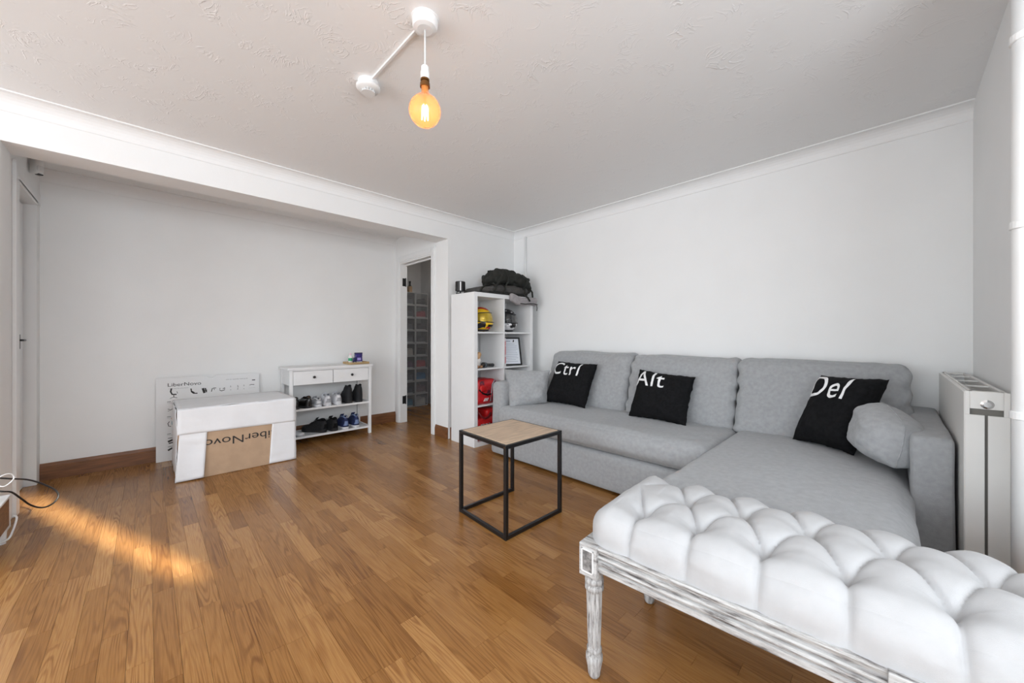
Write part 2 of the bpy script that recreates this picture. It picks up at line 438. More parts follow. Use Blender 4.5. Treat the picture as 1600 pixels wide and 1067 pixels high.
window('window_sun_slit', 'x', 4.58, -1.86, -1.64, 1.3, 2.15, 1)  # unseen slit added to shape the sun patch on the floor
window('window_2', 'y', -7.04, .2, 4.0, .3, 2.2, 4)
# unseen curtain added to block the sun through all of the bay window
cu = thing('curtain', 'unseen pale curtain added to block sun at the bay window', 'curtain', (4.42, -3.4, .4))
CURT = mat('pale_curtain', (.75, .75, .73), .9, .05, 6)
g = MB().grid(lambda a, c_: Vector((4.43 + .025 * math.sin(a * 180), -5.5 + a * 3.45, .4 + 1.83 * c_)), 220, 4)
g.v += [p + Vector((.003, 0, 0)) for p in g.v]; nn = len(g.v) // 2; g.f += [[i + nn for i in q][::-1] for q in g.f]; g.build('sun_block_cloth', CURT, cu, smooth=True)
MB().tube([(4.43, -5.6, 2.25), (4.43, -1.85, 2.25)], .012, 12).build('curtain_rail', CHROME, cu, smooth=True)
for yy in (-5.5, -1.86): MB().box((4.43, yy - .01, 2.24), (4.5, yy + .01, 2.26)).build('bracket', CHROME, cu)

# hall behind the open doorway
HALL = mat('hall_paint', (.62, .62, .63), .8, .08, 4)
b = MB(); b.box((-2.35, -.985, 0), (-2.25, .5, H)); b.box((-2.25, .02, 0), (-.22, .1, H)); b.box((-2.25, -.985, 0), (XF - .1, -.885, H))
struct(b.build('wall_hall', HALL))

hl = thing('hall_fill_lamp', 'unseen round fill lamp added under the hall ceiling', 'ceiling lamp', (-1.0, -.45, H - .07))  # fitting added out of view to go with the fill light
MB().lathe([(0, H - .012), (.12, H - .012), (.12, H), (0, H)], (-1.0, -.45, 0), 24).build('base', PLAST, hl)
MB().lathe([(0, H - .07), (.05, H - .066), (.095, H - .045), (.11, H - .014), (0, H - .013)], (-1.0, -.45, 0), 24).build('shade', PLAST, hl, smooth=True)
hlt = bpy.data.lights.new('hall_fill_light', 'POINT'); hlt.energy = 2.6; hlt.color = (1, .9, .78); hlt.shadow_soft_size = .1  # added fill light that brightens the dark hall
hlo = bpy.data.objects.new('hall_fill_light', hlt); COL.objects.link(hlo); hlo.location = (-1.0, -.45, H - .18)
# cornices: cove profile swept along the wall
def cornice(name, p0, p1, nrm, s=.085):
    prof = [(0, -s), (.006, -s), (.008, -s + .006)] + [(.008 + (s - .016) * (1 - math.cos(t * PI / 12)), -s + .006 + (s - .014) * math.sin(t * PI / 12)) for t in range(1, 7)] + [(s - .002, -.008), (s, -.006), (s, 0), (0, 0)]
    p0 = Vector(p0); p1 = Vector(p1); n_ = Vector(nrm)
    return struct(MB().prism([p0 + n_ * a + Vector((0, 0, c)) for a, c in prof], p1 - p0).build(name, CORN))
cornice('trim_1', (0, -7.0, H), (0, 0, H), (1, 0, 0))
cornice('trim_2', (0, 0, H), (XW, 0, H), (0, -1, 0))
cornice('trim_3', (XF, YL, H - .03), (XF, YE, H - .03), (1, 0, 0))
b = MB(); b.box((XF, YL, H - .03), (-.22, YE, H)); struct(b.build('ceiling_alcove', ARTEX))
# skirting boards: board with a chamfered moulding on top
def skirt(name, p0, p1, nrm, h_=.125, t=.02):
    p0 = Vector(p0); p1 = Vector(p1); n_ = Vector(nrm)
    prof = [(0, 0), (t, 0), (t, h_ - .032), (t - .004, h_ - .028), (t - .004, h_ - .022), (t - .009, h_ - .008), (t - .013, h_), (0, h_)]
    return struct(MB().prism([p0 + n_ * a + Vector((0, 0, c)) for a, c in prof], p1 - p0).build(name, SKIRT))
skirt('baseboard_far', (XF, YL, 0), (XF, YE, 0), (1, 0, 0))
skirt('baseboard_right', (-.235, YE, 0), (0.0, YE, 0), (0, -1, 0), .118, .015)
skirt('baseboard_corner', (0, -.96, 0), (0, -.02, 0), (1, 0, 0), .118, .015)

# door_1: white door in a deep lining at the left alcove end
d1 = struct(MB().box((-1.045, -3.945, .006), (-.46, -3.908, 2.03)).build('door_1', GLOSSW, bevel=.002))
f = MB(); f.box((-1.09, -4.03, 0), (-1.072, YL, 2.06)); f.box((-.46, -4.03, 0), (-.445, YL + .004, 2.06)); f.box((-1.09, -4.03, 2.045), (-.445, YL + .004, 2.075)); f.build('door_lining', GLOSSW, d1)
f = MB(); f.box((-.455, YL, 0), (-.375, YL + .016, 2.15)); f.box((XF, YL, 2.065), (-.455, YL + .004, 2.15)); f.build('architrave', GLOSSW, d1, bevel=.003)
box('door_gap_shade', (-1.072, -3.955, .0), (-1.045, -3.925, 2.045), BLACKP, d1)  # black strip standing in for the shade between leaf and lining
hp = ony(28.5, 535, -3.9)
f = MB(); f.box((hp.x - .045, -3.908, 1.0), (hp.x + .03, -3.897, 1.10)); f.build('lock_plate', BLACKM, d1, bevel=.002)
f = MB(); f.tube([(hp.x, -3.90, 1.06), (hp.x, -3.885, 1.06), (hp.x - .06, -3.88, 1.06)], .007); f.build('door_handle', BLACKM, d1, smooth=True)
# door_2: frame of the open doorway
f = MB(); f.box((-1.075, YE - .002, 0), (-1.045, -.89, 2.03)); f.box((-.33, YE - .002, 0), (-.30, -.89, 2.03)); f.box((-1.045, YE - .002, 2.0), (-.33, -.89, 2.03))
d2 = struct(f.build('door_2', GLOSSW, bevel=.002))
f = MB()
for (a0, a1) in ((-1.135, -1.06), (-.315, -.24)):
    f.box((a0, YE - .014, 0), (a1, YE, 2.09)); f.box((a0 + .012, YE - .02, 0), (a1 - .012, YE - .014, 2.075))
f.box((-1.06, YE - .014, 2.015), (-.315, YE, 2.09)); f.box((-1.06, YE - .02, 2.03), (-.315, YE - .014, 2.075))
f.build('architrave', GLOSSW, d2, bevel=.003)
f = MB(); f.box((-.342, -.92, 0), (-.33, -.895, 2.0)); f.box((-1.045, -.92, 1.988), (-.342, -.895, 2.0)); f.build('door_stop', GLOSSW, d2)
for zc in (1.78, .285):
    f = MB(); f.box((-1.0455, -.955, zc - .05), (-1.043, -.915, zc + .05)); f.tube([(-1.04, -.912, zc - .055), (-1.04, -.912, zc + .055)], .007)
    for k in range(3): f.box((-1.0435, -.945, zc - .035 + k * .03), (-1.041, -.935, zc - .027 + k * .03))
    f.build('hinge', BLACKM, d2)

# vertical pipe on the sofa wall near the corner, and the tall pipe by the radiator
struct(MB().tube([(.215, -.014, 0), (.215, -.014, 2.29)], .011, 10).build('trim_4', CORN, smooth=True))
PX = 3.586; PY = onx(1606, 500, PX).y
pp = thing('heating_pipe', 'thick white vertical pipe with collars beside the radiator end', 'pipe', (PX, PY, 0))
MB().tube([(PX, PY, 0), (PX, PY, H)], .03, 24).build('pipe', PLAST, pp, smooth=True)
for zc in (1.96, 1.41, .85):
    MB().lathe([(.03, -.012), (.034, -.01), (.034, .01), (.03, .012)], (PX, PY, zc), 24).build('collar', PLAST, pp)

# ------------------------------------------------------------------ radiator
rad = thing('radiator', 'white double panel radiator with slotted side cover against right wall', 'radiator', (3.545, -.6, 0))
RX0, RX1, RY0, RY1, RZ0, RZ1 = 3.492, 3.598, -1.13, -.06, .14, .885
RADM = mat('radiator_enamel', (.78, .765, .735), .4, .02, 5)
f = MB(); f.box((RX0, RY0 + .006, RZ0), (RX0 + .014, RY1, RZ1 - .004))
f.build('front_panel', RADM, rad, bevel=.003)
box('back_panel', (RX1 - .014, RY0 + .006, RZ0), (RX1, RY1, RZ1 - .004), RADM, rad, bevel=.003)
f = MB(); zs = RZ1 - .085
f.box((RX0 + .002, RY0, RZ0), (RX0 + .048, RY0 + .006, zs)); f.box((RX0 + .055, RY0, RZ0), (RX1 - .002, RY0 + .006, zs))
f.box((RX0 + .002, RY0, zs), (RX0 + .014, RY0 + .006, RZ1)); f.box((RX1 - .016, RY0, zs), (RX1 - .002, RY0 + .006, RZ1))
f.box((RX0 + .014, RY0, zs + .022), (RX1 - .016, RY0 + .006, RZ1)); f.build('side_cover', RADM, rad, bevel=.0015)
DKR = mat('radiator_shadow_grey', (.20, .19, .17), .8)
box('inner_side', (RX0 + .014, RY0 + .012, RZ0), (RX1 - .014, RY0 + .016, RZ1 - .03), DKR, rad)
f = MB(); f.box((RX0 + .014, RY0 + .006, RZ1 - .008), (RX0 + .02, RY1, RZ1)); f.box((RX1 - .02, RY0 + .006, RZ1 - .008), (RX1 - .014, RY1, RZ1))
f.box((RX0 + .014, RY0 + .006, RZ1 - .008), (RX1 - .014, RY0 + .03, RZ1)); f.box((RX0 + .014, RY1 - .03, RZ1 - .008), (RX1 - .014, RY1, RZ1))
for k in range(1, 4): f.box((RX0 + .02, RY0 + k * .27 - .004, RZ1 - .006), (RX1 - .02, RY0 + k * .27 + .004, RZ1 - .001))
f.build('top_grille', RADM, rad)
f = MB()
for k in range(26): yk = RY0 + .05 + k * .038; f.box((RX0 + .016, yk, RZ0 + .03), (RX1 - .016, yk + .003, RZ1 - .05))
f.build('convector_fins', RADM, rad)
f = MB(); f.lathe([(.0, 0), (.016, 0), (.016, .003), (.009, .006), (.009, .012), (.0, .012)], (0, 0, 0), 20); f.xf(Matrix.Translation((RX0 + .053, RY0, RZ1 - .045)) @ Matrix.Rotation(PI / 2, 4, 'X')); f.build('bleed_valve', CHROME, rad, smooth=False)
for (yb, yp) in ((RY0 + .2, RY0 + .06), (RY1 - .25, RY1 - .06)):
    box('bracket', (RX1, yb, .3), (3.619, yb + .05, .7), RADM, rad)
    MB().tube([(3.545, yp, RZ0 + .03), (3.545, yp, 0)], .009).build('supply_pipe', RADM, rad, smooth=True)

# ------------------------------------------------------------------ sofa
sofa = thing('corner_sofa', 'large grey fabric corner sofa with chaise along the right wall', 'sofa', (2.0, -.6, 0))
def soft(name, lo, hi, r, parent, m=GREYF, **k): return softbox(lo, hi, r, **k).build(name, m, parent, smooth=True)
soft('base', (.70, -1.0, .015), (2.62, -.06, .272), .03, sofa, n=24, amp=.004, scale=3)
soft('armrest', (.66, -.955, .01), (.815, -.03, .665), .045, sofa, n=26, amp=.006, scale=5, bulge=(.01, .008, 0))
soft('armrest', (3.36, -1.0, .01), (3.485, -.03, .675), .022, sofa, n=26, amp=.004, scale=5)
soft('backrest', (.70, -.20, .05), (3.44, -.02, .64), .04, sofa, n=24)
def seat_fn(p):
    return p
def seat_disp(p, n_, w):
    if n_.z > -.3:
        p = p + n_ * (.012 * noise.noise(Vector((p.x * 2.2, p.y * 3, 1))) + .004 * noise.noise(Vector((p.x * 9, p.y * 12, 4))))
        # soft hollow where people sit and creases towards the chaise
        p.z -= .018 * math.exp(-((p.x - 1.95) / .28) ** 2 - ((p.y + .75) / .2) ** 2)
        p.z -= .010 * max(0, (p.x - 2.2)) * (1 + math.sin((p.x - p.y) * 40)) * .5
    return p
soft('seat_cushion', (.80, -1.025, .278), (2.585, -.32, .462), .075, sofa, n=70, bulge=(0, .02, .012), disp=seat_disp)
def ch_disp(p, n_, w):
    if n_.z > -.3:
        p = p + n_ * (.008 * noise.noise(Vector((p.x * 2.5, p.y * 2.5, 7))) + .0035 * noise.noise(Vector((p.x * 10, p.y * 8, 2))))
    return p
soft('chaise_base', (2.60, -1.64, .015), (3.345, -.06, .272), .03, sofa, n=20, amp=.004)
soft('chaise_cushion', (2.555, -1.675, .278), (3.365, -.32, .462), .08, sofa, n=60, bulge=(.01, .02, .022), disp=ch_disp)
def back_disp(x0, x1, seed):
    def d(p, n_, w):
        # folds running from the upper corners, crumpled vertical edges
        e = min(p.x - x0, x1 - p.x); k = math.exp(-e / .09)
        if n_.y < .3:
            p = p + n_ * (.010 * noise.noise(Vector((p.x * 3 + seed, p.z * 4, 0))) + k * .012 * noise.noise(Vector((p.x * 14, p.z * 22 + seed, 3))))
            s = (p.x - x0 if seed % 2 else x1 - p.x) + (p.z - .9) * -1.0
            p = p + n_ * (.006 * k * math.sin(s * 60))
        p.z += .012 * noise.noise(Vector((p.x * 2.3 + seed, 1, 1))) * (1 if w[2] > .3 else 0)
        return p
    return d
def lean(p):
    p = p.copy(); p.y += (p.z - .42) * .32
    return p
for (x0, x1, zt, sd) in ((.865, 1.735, .935, 2), (1.735, 2.545, .925, 4), (2.545, 3.385, .925, 7)):
    soft('back_cushion', (x0 + .003, -.46, .425), (x1 - .003, -.255, zt), .05, sofa, n=46, bulge=(0, .035, .008), disp=back_disp(x0, x1, sd), fn=lean)

# loose cushions: patch through four corners, pinched edges, puffed middle
def pillow_pt(Cn, th, pinch, seed, wr):
    TL, TR, BR, BL = [Vector(c) for c in Cn]
    N_ = ((TR - BL).cross(TL - BR)).normalized()
    if N_.dot(CAM - TL) < 0: N_ = -N_
    def P(s, t, side, off=0):            # s,t in [-1,1], t up
        s2 = s * (1 - pinch * (1 - t * t)); t2 = t * (1 - pinch * (1 - s * s))
        a = (s2 + 1) / 2; c = (t2 + 1) / 2
        p = (BL * (1 - a) + BR * a) * (1 - c) + (TL * (1 - a) + TR * a) * c
        hgt = th * max(0, (1 - s ** 4) * (1 - t ** 4)) ** .62
        e = 1 - max(abs(s), abs(t))
        hgt += wr * noise.noise(Vector((s * 2.1 + seed, t * 2.1, side))) * min(1, e * 4) * 1.2
        hgt += wr * .5 * noise.noise(Vector((s * 7 + seed, t * 7, side))) * min(1, e * 6)
        p = p + N_ * side * (hgt + off)
        if e < .04: p = p + Vector((noise.noise(Vector((s * 9, t * 9, seed))), 0, noise.noise(Vector((s * 9, t * 9, seed + 5))))) * wr * .6
        return p
    return P
def pillow_mesh(P, n=34):
    b = MB()
    g = [-math.cos(PI * i / n) * .5 + (-1 + 2 * i / n) * .5 for i in range(n + 1)]
    idx = {}
    for side in (1, -1):
        for i in range(n + 1):
            for j in range(n + 1):
                if side == -1 and (i in (0, n) or j in (0, n)): idx[(side, i, j)] = idx[(1, i, j)]; continue
                idx[(side, i, j)] = len(b.v); b.v.append(P(g[i], g[j], side))
        for i in range(n):
            for j in range(n):
                q = [idx[(side, i, j)], idx[(side, i + 1, j)], idx[(side, i + 1, j + 1)], idx[(side, i, j + 1)]]
                b.f.append(q if side == 1 else q[::-1])
    return b
WPRINT = mat('white_print', (.80, .80, .80), .85)
def key_pillow(body, label, Cn, th, seed, ts, tx, ty, xs=1.0):
    P = pillow_pt(Cn, th, .065, seed, .012)
    Cv = [Vector(c) for c in Cn]; base = sum(Cv, Vector()) / 4; base.z = min(c.z for c in Cv)
    t = thing('throw_pillow', label, 'pillow', base, 'black keyboard pillows on the sofa')
    pillow_mesh(P).build('cover', BLACKF, t, smooth=True)
    V, F = text_poly(body, ts, xs, 0, 1.08); V, F = subdiv(V, F, .05)
    lim = lambda q: max(-.985, min(.985, q))
    b = MB(); b.add([P(lim(x + tx), lim(y + ty), 1, .004) for x, y in V], F); b.build('lettering', WPRINT, t)
key_pillow('Ctrl', 'black square pillow printed Ctrl at the left end of sofa', [ony(873, 564, -.43), ony(934, 569, -.43), ony(914, 638, -.60), ony(850, 627, -.60)], .085, 1, .90, -.90, .27, .94)
key_pillow('Alt', 'black square pillow printed Alt in the middle of sofa', [ony(1000, 577, -.43), ony(1087, 589, -.43), ony(1072, 666, -.60), ony(982, 650, -.58)], .09, 2, .98, -.97, .24, .92)
key_pillow('Del', 'black square pillow printed Del on the chaise by the right arm', [ony(1283, 586, -.43), ony(1390, 593, -.52), ony(1334, 712, -.70), ony(1238, 686, -.58)], .10, 3, .98, -.88, .20, .90)
def grey_pillow(label, Cn, th, seed, pinch=.03, wr=.012):
    P = pillow_pt(Cn, th, pinch, seed, wr); b = pillow_mesh(P, 38)
    Cv = [Vector(c) for c in Cn]; base = sum(Cv, Vector()) / 4; base.z = min(c.z for c in Cv)
    t = thing('scatter_cushion', label, 'cushion', base, 'grey scatter cushions on the sofa')
    b.build('cover', GREYF, t, smooth=True)
    n = 60; pts = []
    for k in range(4):
        for i in range(n // 4):
            q = -1 + 2 * i / (n // 4)
            s, tt = [(q, -1), (1, q), (-q, 1), (-1, -q)][k]; pts.append(P(s, tt, 1))
    MB().tube(pts, .003, 5, closed=True).build('piping', GREYF, t, smooth=True)
grey_pillow('small grey cushion propped on the left sofa arm', [ony(788, 577, -.80), ony(859, 579, -.58), ony(854, 628, -.64), ony(797, 640, -.93)], .07, 5, .05)
grey_pillow('plump grey cushion squeezed between Del pillow and right arm', [(3.27, -.66, .755), (3.345, -.93, .695), (3.315, -.955, .515), (3.225, -.69, .52)], .12, 8, -.14, .010)

# ------------------------------------------------------------------ tufted bench
bench = thing('tufted_bench', 'white button tufted bench with carved whitewashed legs in the foreground', 'bench', (3.33, -2.03, 0))
BX0, BX1, BY0, BY1 = 2.615, 4.03, -2.285, -1.775
SX, RY = .161, .163
bx_b, by_b = 2.925, -2.15                   # one button of the front row
def crs(v, w_):                           # narrow crease with a flat puffed top
    return 1 - math.exp(-(abs(v) / w_) ** .9)
def tuft(x, y_):
    if y_ < by_b or y_ > by_b + 2 * RY:      # straight pleats beyond the outer rows
        return .25 * abs(math.sin(PI * (x - bx_b) / SX)) + .75 * crs(math.sin(PI * (x - bx_b) / SX), .16)
    a = (x - bx_b) / SX + (y_ - by_b) / (2 * RY); c = (x - bx_b) / SX - (y_ - by_b) / (2 * RY)
    
    sa, sc_ = math.sin(PI * a), math.sin(PI * c)
    return .45 * (abs(sa) * abs(sc_)) ** .5 + .55 * crs(sa, .12) * crs(sc_, .12)
def btn(x, y_):
    best = 9
    for j in range(3):
        yb = by_b + j * RY; xo = bx_b + (SX / 2 if j == 1 else 0)
        k = round((x - xo) / SX); xb = xo + k * SX
        if BX0 + .09 < xb < BX1 - .09: best = min(best, math.hypot(x - xb, y_ - yb))
    return best
def tuft_disp(p, n_, w):
    if n_.z < -.5: return p
    hgt = max(0, min(1, (p.z - .425) / .06))
    ex = min(p.x - BX0, BX1 - p.x)
    fx = max(0, min(1, (ex - .05) / .08)); fx = fx * fx * (3 - 2 * fx)
    q = 1 - tuft(p.x, p.y)
    d_ = btn(p.x, p.y)
    dep = .025 * q * (.3 + .7 * hgt) * fx
    if n_.z > .2: dep += .046 * math.exp(-(d_ / .030) ** 1.1)
    rs_ = .008 if n_.z > .2 else .003
    return p - n_ * dep + n_ * (rs_ * noise.noise(p * 5) + .0015 * noise.noise(p * 30))
sb = softbox((BX0 + .008, BY0 + .012, .355), (BX1 - .008, BY1 - .010, .538), .072, n=(340, 130, 26), bulge=(.006, .006, .024), disp=tuft_disp)
sb.build('cushion', LEATHER, bench, smooth=True)
bt = MB()
for j in range(3):
    for k in range(-6, 12):
        xb = bx_b + (SX / 2 if j == 1 else 0) + k * SX; yb = by_b + j * RY
        if BX0 + .09 < xb < BX1 - .09:
            M = MB().lathe([(0, .002), (.006, .0015), (.009, -.001), (.009, -.004), (0, -.004)], (xb, yb, .540 - .070), 12)
            M.build('button', LEATHER, bench, smooth=True)
# apron rails with a moulded face
def rail(p0, p1, nrm):
    p0 = Vector(p0); p1 = Vector(p1); n_ = Vector(nrm)
    z0, z1 = .352, .432
    prof = [(-.022, z0), (.004, z0), (.008, z0 + .004), (.008, z0 + .018), (.002, z0 + .021), (.009, z0 + .025), (.011, z0 + .031), (.009, z0 + .037), (.001, z0 + .040),
            (.008, z0 + .044), (.010, z0 + .049), (.008, z0 + .054), (.001, z0 + .057), (.005, z0 + .061), (.005, z0 + .066), (.012, z0 + .069), (.014, z0 + .074), (.012, z1), (-.022, z1)]
    return MB().prism([p0 + n_ * a + Vector((0, 0, c)) for a, c in prof], p1 - p0)
rail((BX0 + .02, BY0 + .012, 0), (BX1 - .02, BY0 + .012, 0), (0, -1, 0)).build('apron_rail', WASH, bench)
rail((BX1 - .02, BY1 - .012, 0), (BX0 + .02, BY1 - .012, 0), (0, 1, 0)).build('apron_rail', WASH, bench)
rail((BX0 + .012, BY1 - .02, 0), (BX0 + .012, BY0 + .02, 0), (-1, 0, 0)).build('apron_rail', WASH, bench)
rail((BX1 - .012, BY0 + .02, 0), (BX1 - .012, BY1 - .02, 0), (1, 0, 0)).build('apron_rail', WASH, bench)
box('seat_board', (BX0 + .02, BY0 + .02, .40), (BX1 - .02, BY1 - .02, .432), WASH, bench)
legp = [(.008, 0), (.016, .002), (.019, .010), (.0215, .03), (.0265, .055), (.0265, .070), (.019, .080), (.0235, .085), (.0235, .092), (.019, .098), (.0205, .104), (.0248, .270),
        (.0248, .276), (.0295, .282), (.0295, .293), (.0235, .298), (.0295, .303), (.0295, .314), (.0235, .319), (.0275, .325), (.0275, .335), (.0235, .342)]
def flute(q, z):
    if .10 < z < .278: return 1 - .16 * max(0, math.cos(q * 8)) ** 1.5
    return 1
for (lx, ly) in ((2.645, BY0 + .032), (2.645, BY1 - .032), (3.335, BY0 + .032), (3.335, BY1 - .032), (4.0, BY0 + .032), (4.0, BY1 - .032)):
    g = MB()
    prof = []
    for (a, c) in zip(legp[:-1], legp[1:]):
        m_ = 8 if c[1] - a[1] > .1 else 1
        for k in range(m_): prof.append((a[0] + (c[0] - a[0]) * k / m_, a[1] + (c[1] - a[1]) * k / m_))
    prof.append(legp[-1])
    g.lathe(prof, (lx, ly, 0), 72, flute)
    leg = g.build('leg', WASHV, bench, smooth=True)
    osd = -1 if ly < -2 else 1
    blk = MB().box((lx - .030, min(ly - osd * .028, ly + osd * .042), .334), (lx + .030, max(ly - osd * .028, ly + osd * .042), .4335)).build('corner_block', WASH, leg, bevel=.002)
    for sy in (-1, 1):
        yy = ly + sy * .042
        if (sy < 0) != (ly < -2): continue
        f = MB(); w_, zz0, zz1, e = .021, .348, .420, .004
        f.box((lx - w_, min(yy, yy + sy * .003), zz0), (lx - w_ + e, max(yy, yy + sy * .003), zz1)); f.box((lx + w_ - e, min(yy, yy + sy * .003), zz0), (lx + w_, max(yy, yy + sy * .003), zz1))
        f.box((lx - w_, min(yy, yy + sy * .003), zz0), (lx + w_, max(yy, yy + sy * .003), zz0 + e)); f.box((lx - w_, min(yy, yy + sy * .003), zz1 - e), (lx + w_, max(yy, yy + sy * .003), zz1))
        f.build('moulding', mat('white_moulding', (.8, .8, .79), .6, .1, 40), leg)
        box('inlay', (lx - w_ + e, min(yy, yy + sy * .0012), zz0 + e), (lx + w_ - e, max(yy, yy + sy * .0012), zz1 - e), DARKWASH, leg)

TB_ = math.radians(3.7); rr_ = Vector((BX0, BY0, 0)) - Vector((3.33, -2.03, 0)); r2_ = Matrix.Rotation(TB_, 3, 'Z') @ rr_
bench.rotation_euler = (0, 0, TB_); bench.location = Vector((BX0, BY0, 0)) - r2_

# ------------------------------------------------------------------ side table
st = thing('side_table', 'small square side table with oak top and black metal frame', 'table', (1.65, -1.665, 0))
TL_, TF, TR_, TB = Vector((1.426, -1.889, 0)), Vector((1.877, -1.915, 0)), Vector((1.878, -1.439, 0)), Vector((1.426, -1.425, 0))
TH = .505; lw = .010
ctr = (TL_ + TF + TR_ + TB) / 4
def inset(p): d = ctr - p; return p + Vector((math.copysign(lw, d.x), math.copysign(lw, d.y), 0))
crn = [inset(p) for p in (TL_, TF, TR_, TB)]
for p in crn: box('leg', (p.x - lw, p.y - lw, 0), (p.x + lw, p.y + lw, TH), BLACKM, st, bevel=.0015)
def bar(a, c, z, name):
    a = a.copy(); c = c.copy(); d = (c - a).normalized(); s_ = Vector((-d.y, d.x, 0)) * lw * .98
    a = a + d * lw; c = c - d * lw
    MB().prism([a + s_ + Vector((0, 0, z)), a - s_ + Vector((0, 0, z)), a - s_ + Vector((0, 0, z + .02)), a + s_ + Vector((0, 0, z + .02))], c - a).build(name, BLACKM, st, bevel=.0015)
for i in range(4): bar(crn[i], crn[(i + 1) % 4], TH - .021, 'top_rail')
for i, j in ((0, 1), (1, 2), (3, 0)): bar(crn[i], crn[j], .001, 'foot_rail')
ins = [c + (ctr - c) * .035 for c in crn]
tp = MB().prism([Vector((p.x, p.y, TH - .016)) for p in ins], (0, 0, .0175)).build('table_top', TABLEW, st, bevel=.001)
for k in range(4):
    a = crn[k]; 
    for dz in (TH - .012,): 
        f = MB().tube([(a.x, a.y - lw - .0002, dz), (a.x, a.y - lw - .0016, dz)], .0025, 8); f.build('screw', CHROME, st)

# ------------------------------------------------------------------ bookcase
bc = thing('cube_bookcase', 'tall white cube bookcase standing between doorway and grey sofa', 'bookcase', (.25, -.565, 0))
KX0, KX1, KY0, KY1, KH = .065, .452, -.99, -.145, 1.527
KZ = [.045, .405, .770, 1.135, 1.485]; KM = -.588
for (y0, y1) in ((KY0, KY0 + .042), (KY1 - .042, KY1)): box('side_panel', (KX0, y0, 0), (KX1, y1, KH), FURN, bc, bevel=.0015)
box('top_panel', (KX0, KY0 + .042, KH - .042), (KX1, KY1 - .042, KH), FURN, bc, bevel=.0015)
box('bottom_panel', (KX0, KY0 + .042, 0), (KX1, KY1 - .042, .045), FURN, bc, bevel=.0015)
for z in KZ[1:4]:
    for (y0, y1) in ((KY0 + .042, KM - .008), (KM + .008, KY1 - .042)): box('shelf', (KX0, y0, z - .016), (KX1 - .003, y1, z), FURN, bc, bevel=.001)
box('divider', (KX0, KM - .008, .045), (KX1 - .002, KM + .008, KH - .042), FURN, bc, bevel=.001)
f = MB().tube([(.09, KY0 + .05, 1.48), (.09, KY0 + .052, 1.1), (.092, KY0 + .05, .75), (.11, KY0 + .056, .66), (.10, KY0 + .05, .42), (.09, KY0 + .05, .06)], .003, 6)
tag(f.build('power_cable', mat('grey_cable', (.3, .3, .3), .5), smooth=True), 'thin grey cable hanging down inside left column of white bookcase', 'cable')

# ---- helmets
def helmet(name, label, c, yaw, shellm, visorm, trimm, patch=None):
    t = thing(name, label, 'helmet', c, 'motorcycle helmets on the bookcase')
    R_ = Matrix.Translation(Vector(c)) @ Matrix.Rotation(yaw, 4, 'Z')
    def S(az, el, k=1.0):              # az 0 = front (+x), el -90..90
        x = math.cos(el) * math.cos(az); yy = math.cos(el) * math.sin(az); z = math.sin(el)
        r = .128 * k
        px_ = r * 1.12 * x; py_ = r * .93 * yy; pz = r * (1.05 if z > 0 else 1.0) * z
        front = max(0, x)
        if z < 0: px_ += .028 * front * min(1, -z * 2.2); 
        pz = max(pz, -.118 * k if front < .3 else -.124 * k)
        return R_ @ Vector((px_, py_, pz + .125))
    nu, nv = 48, 30
    g = MB().grid(lambda a, c_: S(-PI + 2 * PI * a, -PI / 2 + PI * c_), nu, nv); g.build('shell', shellm, t, smooth=True)
    # visor: raised band over the face
    va, e0, e1 = 1.25, -.22, .52
    def V_(a, c_):
        az = -va + 2 * va * a; sh = 1 - .25 * (abs(az) / va) ** 3; mid = (e0 + e1) / 2
        return az, mid + (e0 - mid + (e1 - e0) * c_) * sh
    vg = MB().grid(lambda a, c_: S(*V_(a, c_), 1.03), 30, 10); v_ = vg.build('visor', visorm, t, smooth=True)
    pts = [S(*V_(i / 20, 0), 1.03) for i in range(21)] + [S(*V_(1, i / 6), 1.03) for i in range(1, 6)] + [S(*V_(1 - i / 20, 1), 1.03) for i in range(21)] + [S(*V_(0, 1 - i / 6), 1.03) for i in range(1, 6)]
    MB().tube(pts, .005, 6, closed=True).build('visor_seal', trimm, t, smooth=True)
    # chin vent and neck roll
    cg = MB().grid(lambda a, c_: S(-.35 + .7 * a, -.62 + .2 * c_, 1.02), 10, 4); cg.build('chin_vent', trimm, t, smooth=True)
    pts = [S(-PI + 2 * PI * i / 32, -.98, 1.0) for i in range(32)]
    MB().tube(pts, .011, 8, closed=True).build('neck_roll', trimm, t, smooth=True)
    for s in (-1, 1):
        k = S(s * 1.32, .12, 1.04); d = (k - (R_ @ Vector((0, 0, .125)))).normalized()
        MB().tube([k - d * .008, k + d * .006], .018, 14).build('visor_pivot', trimm, t)
    if patch:
        for (a0, a1, z0, z1, m_) in patch:
            MB().grid(lambda a, c_: S(a0 + (a1 - a0) * a, z0 + (z1 - z0) * c_ + .08 * math.sin(a * 9), 1.012), 14, 6).build('painted_panel', m_, t, smooth=True)
    return t
YEL = mat('yellow_gloss', (.85, .52, .015), .2, .05, 10, coat=.6)
REDG = mat('red_gloss', (.48, .012, .012), .25, .2, 12, coat=.4)
GOLD = mat('gold_visor', (.52, .36, .01), .12, .15, 14, coat=1, metal=.5)
BKG = mat('black_gloss', (.012, .012, .014), .2, .2, 12, coat=.6)
BWG = mat('black_white_graphic', (.74, .74, .76), .3, col2=(.012, .012, .014), vscale=13, coat=.5, ramp=(.55, .56))
SMOKE = mat('smoke_visor', (.03, .034, .036), .15, .3, 8, coat=1)
helmet('motorcycle_helmet', 'yellow motorcycle helmet with gold visor on bookcase top shelf', (.305, -.80, 1.137), .15, YEL, GOLD, BLACKP,
       [(-1.9, -.55, -.75, -.28, BKG), (-.45, .9, -.86, -.66, REDG), (-1.2, 1.2, .85, 1.15, REDG)])
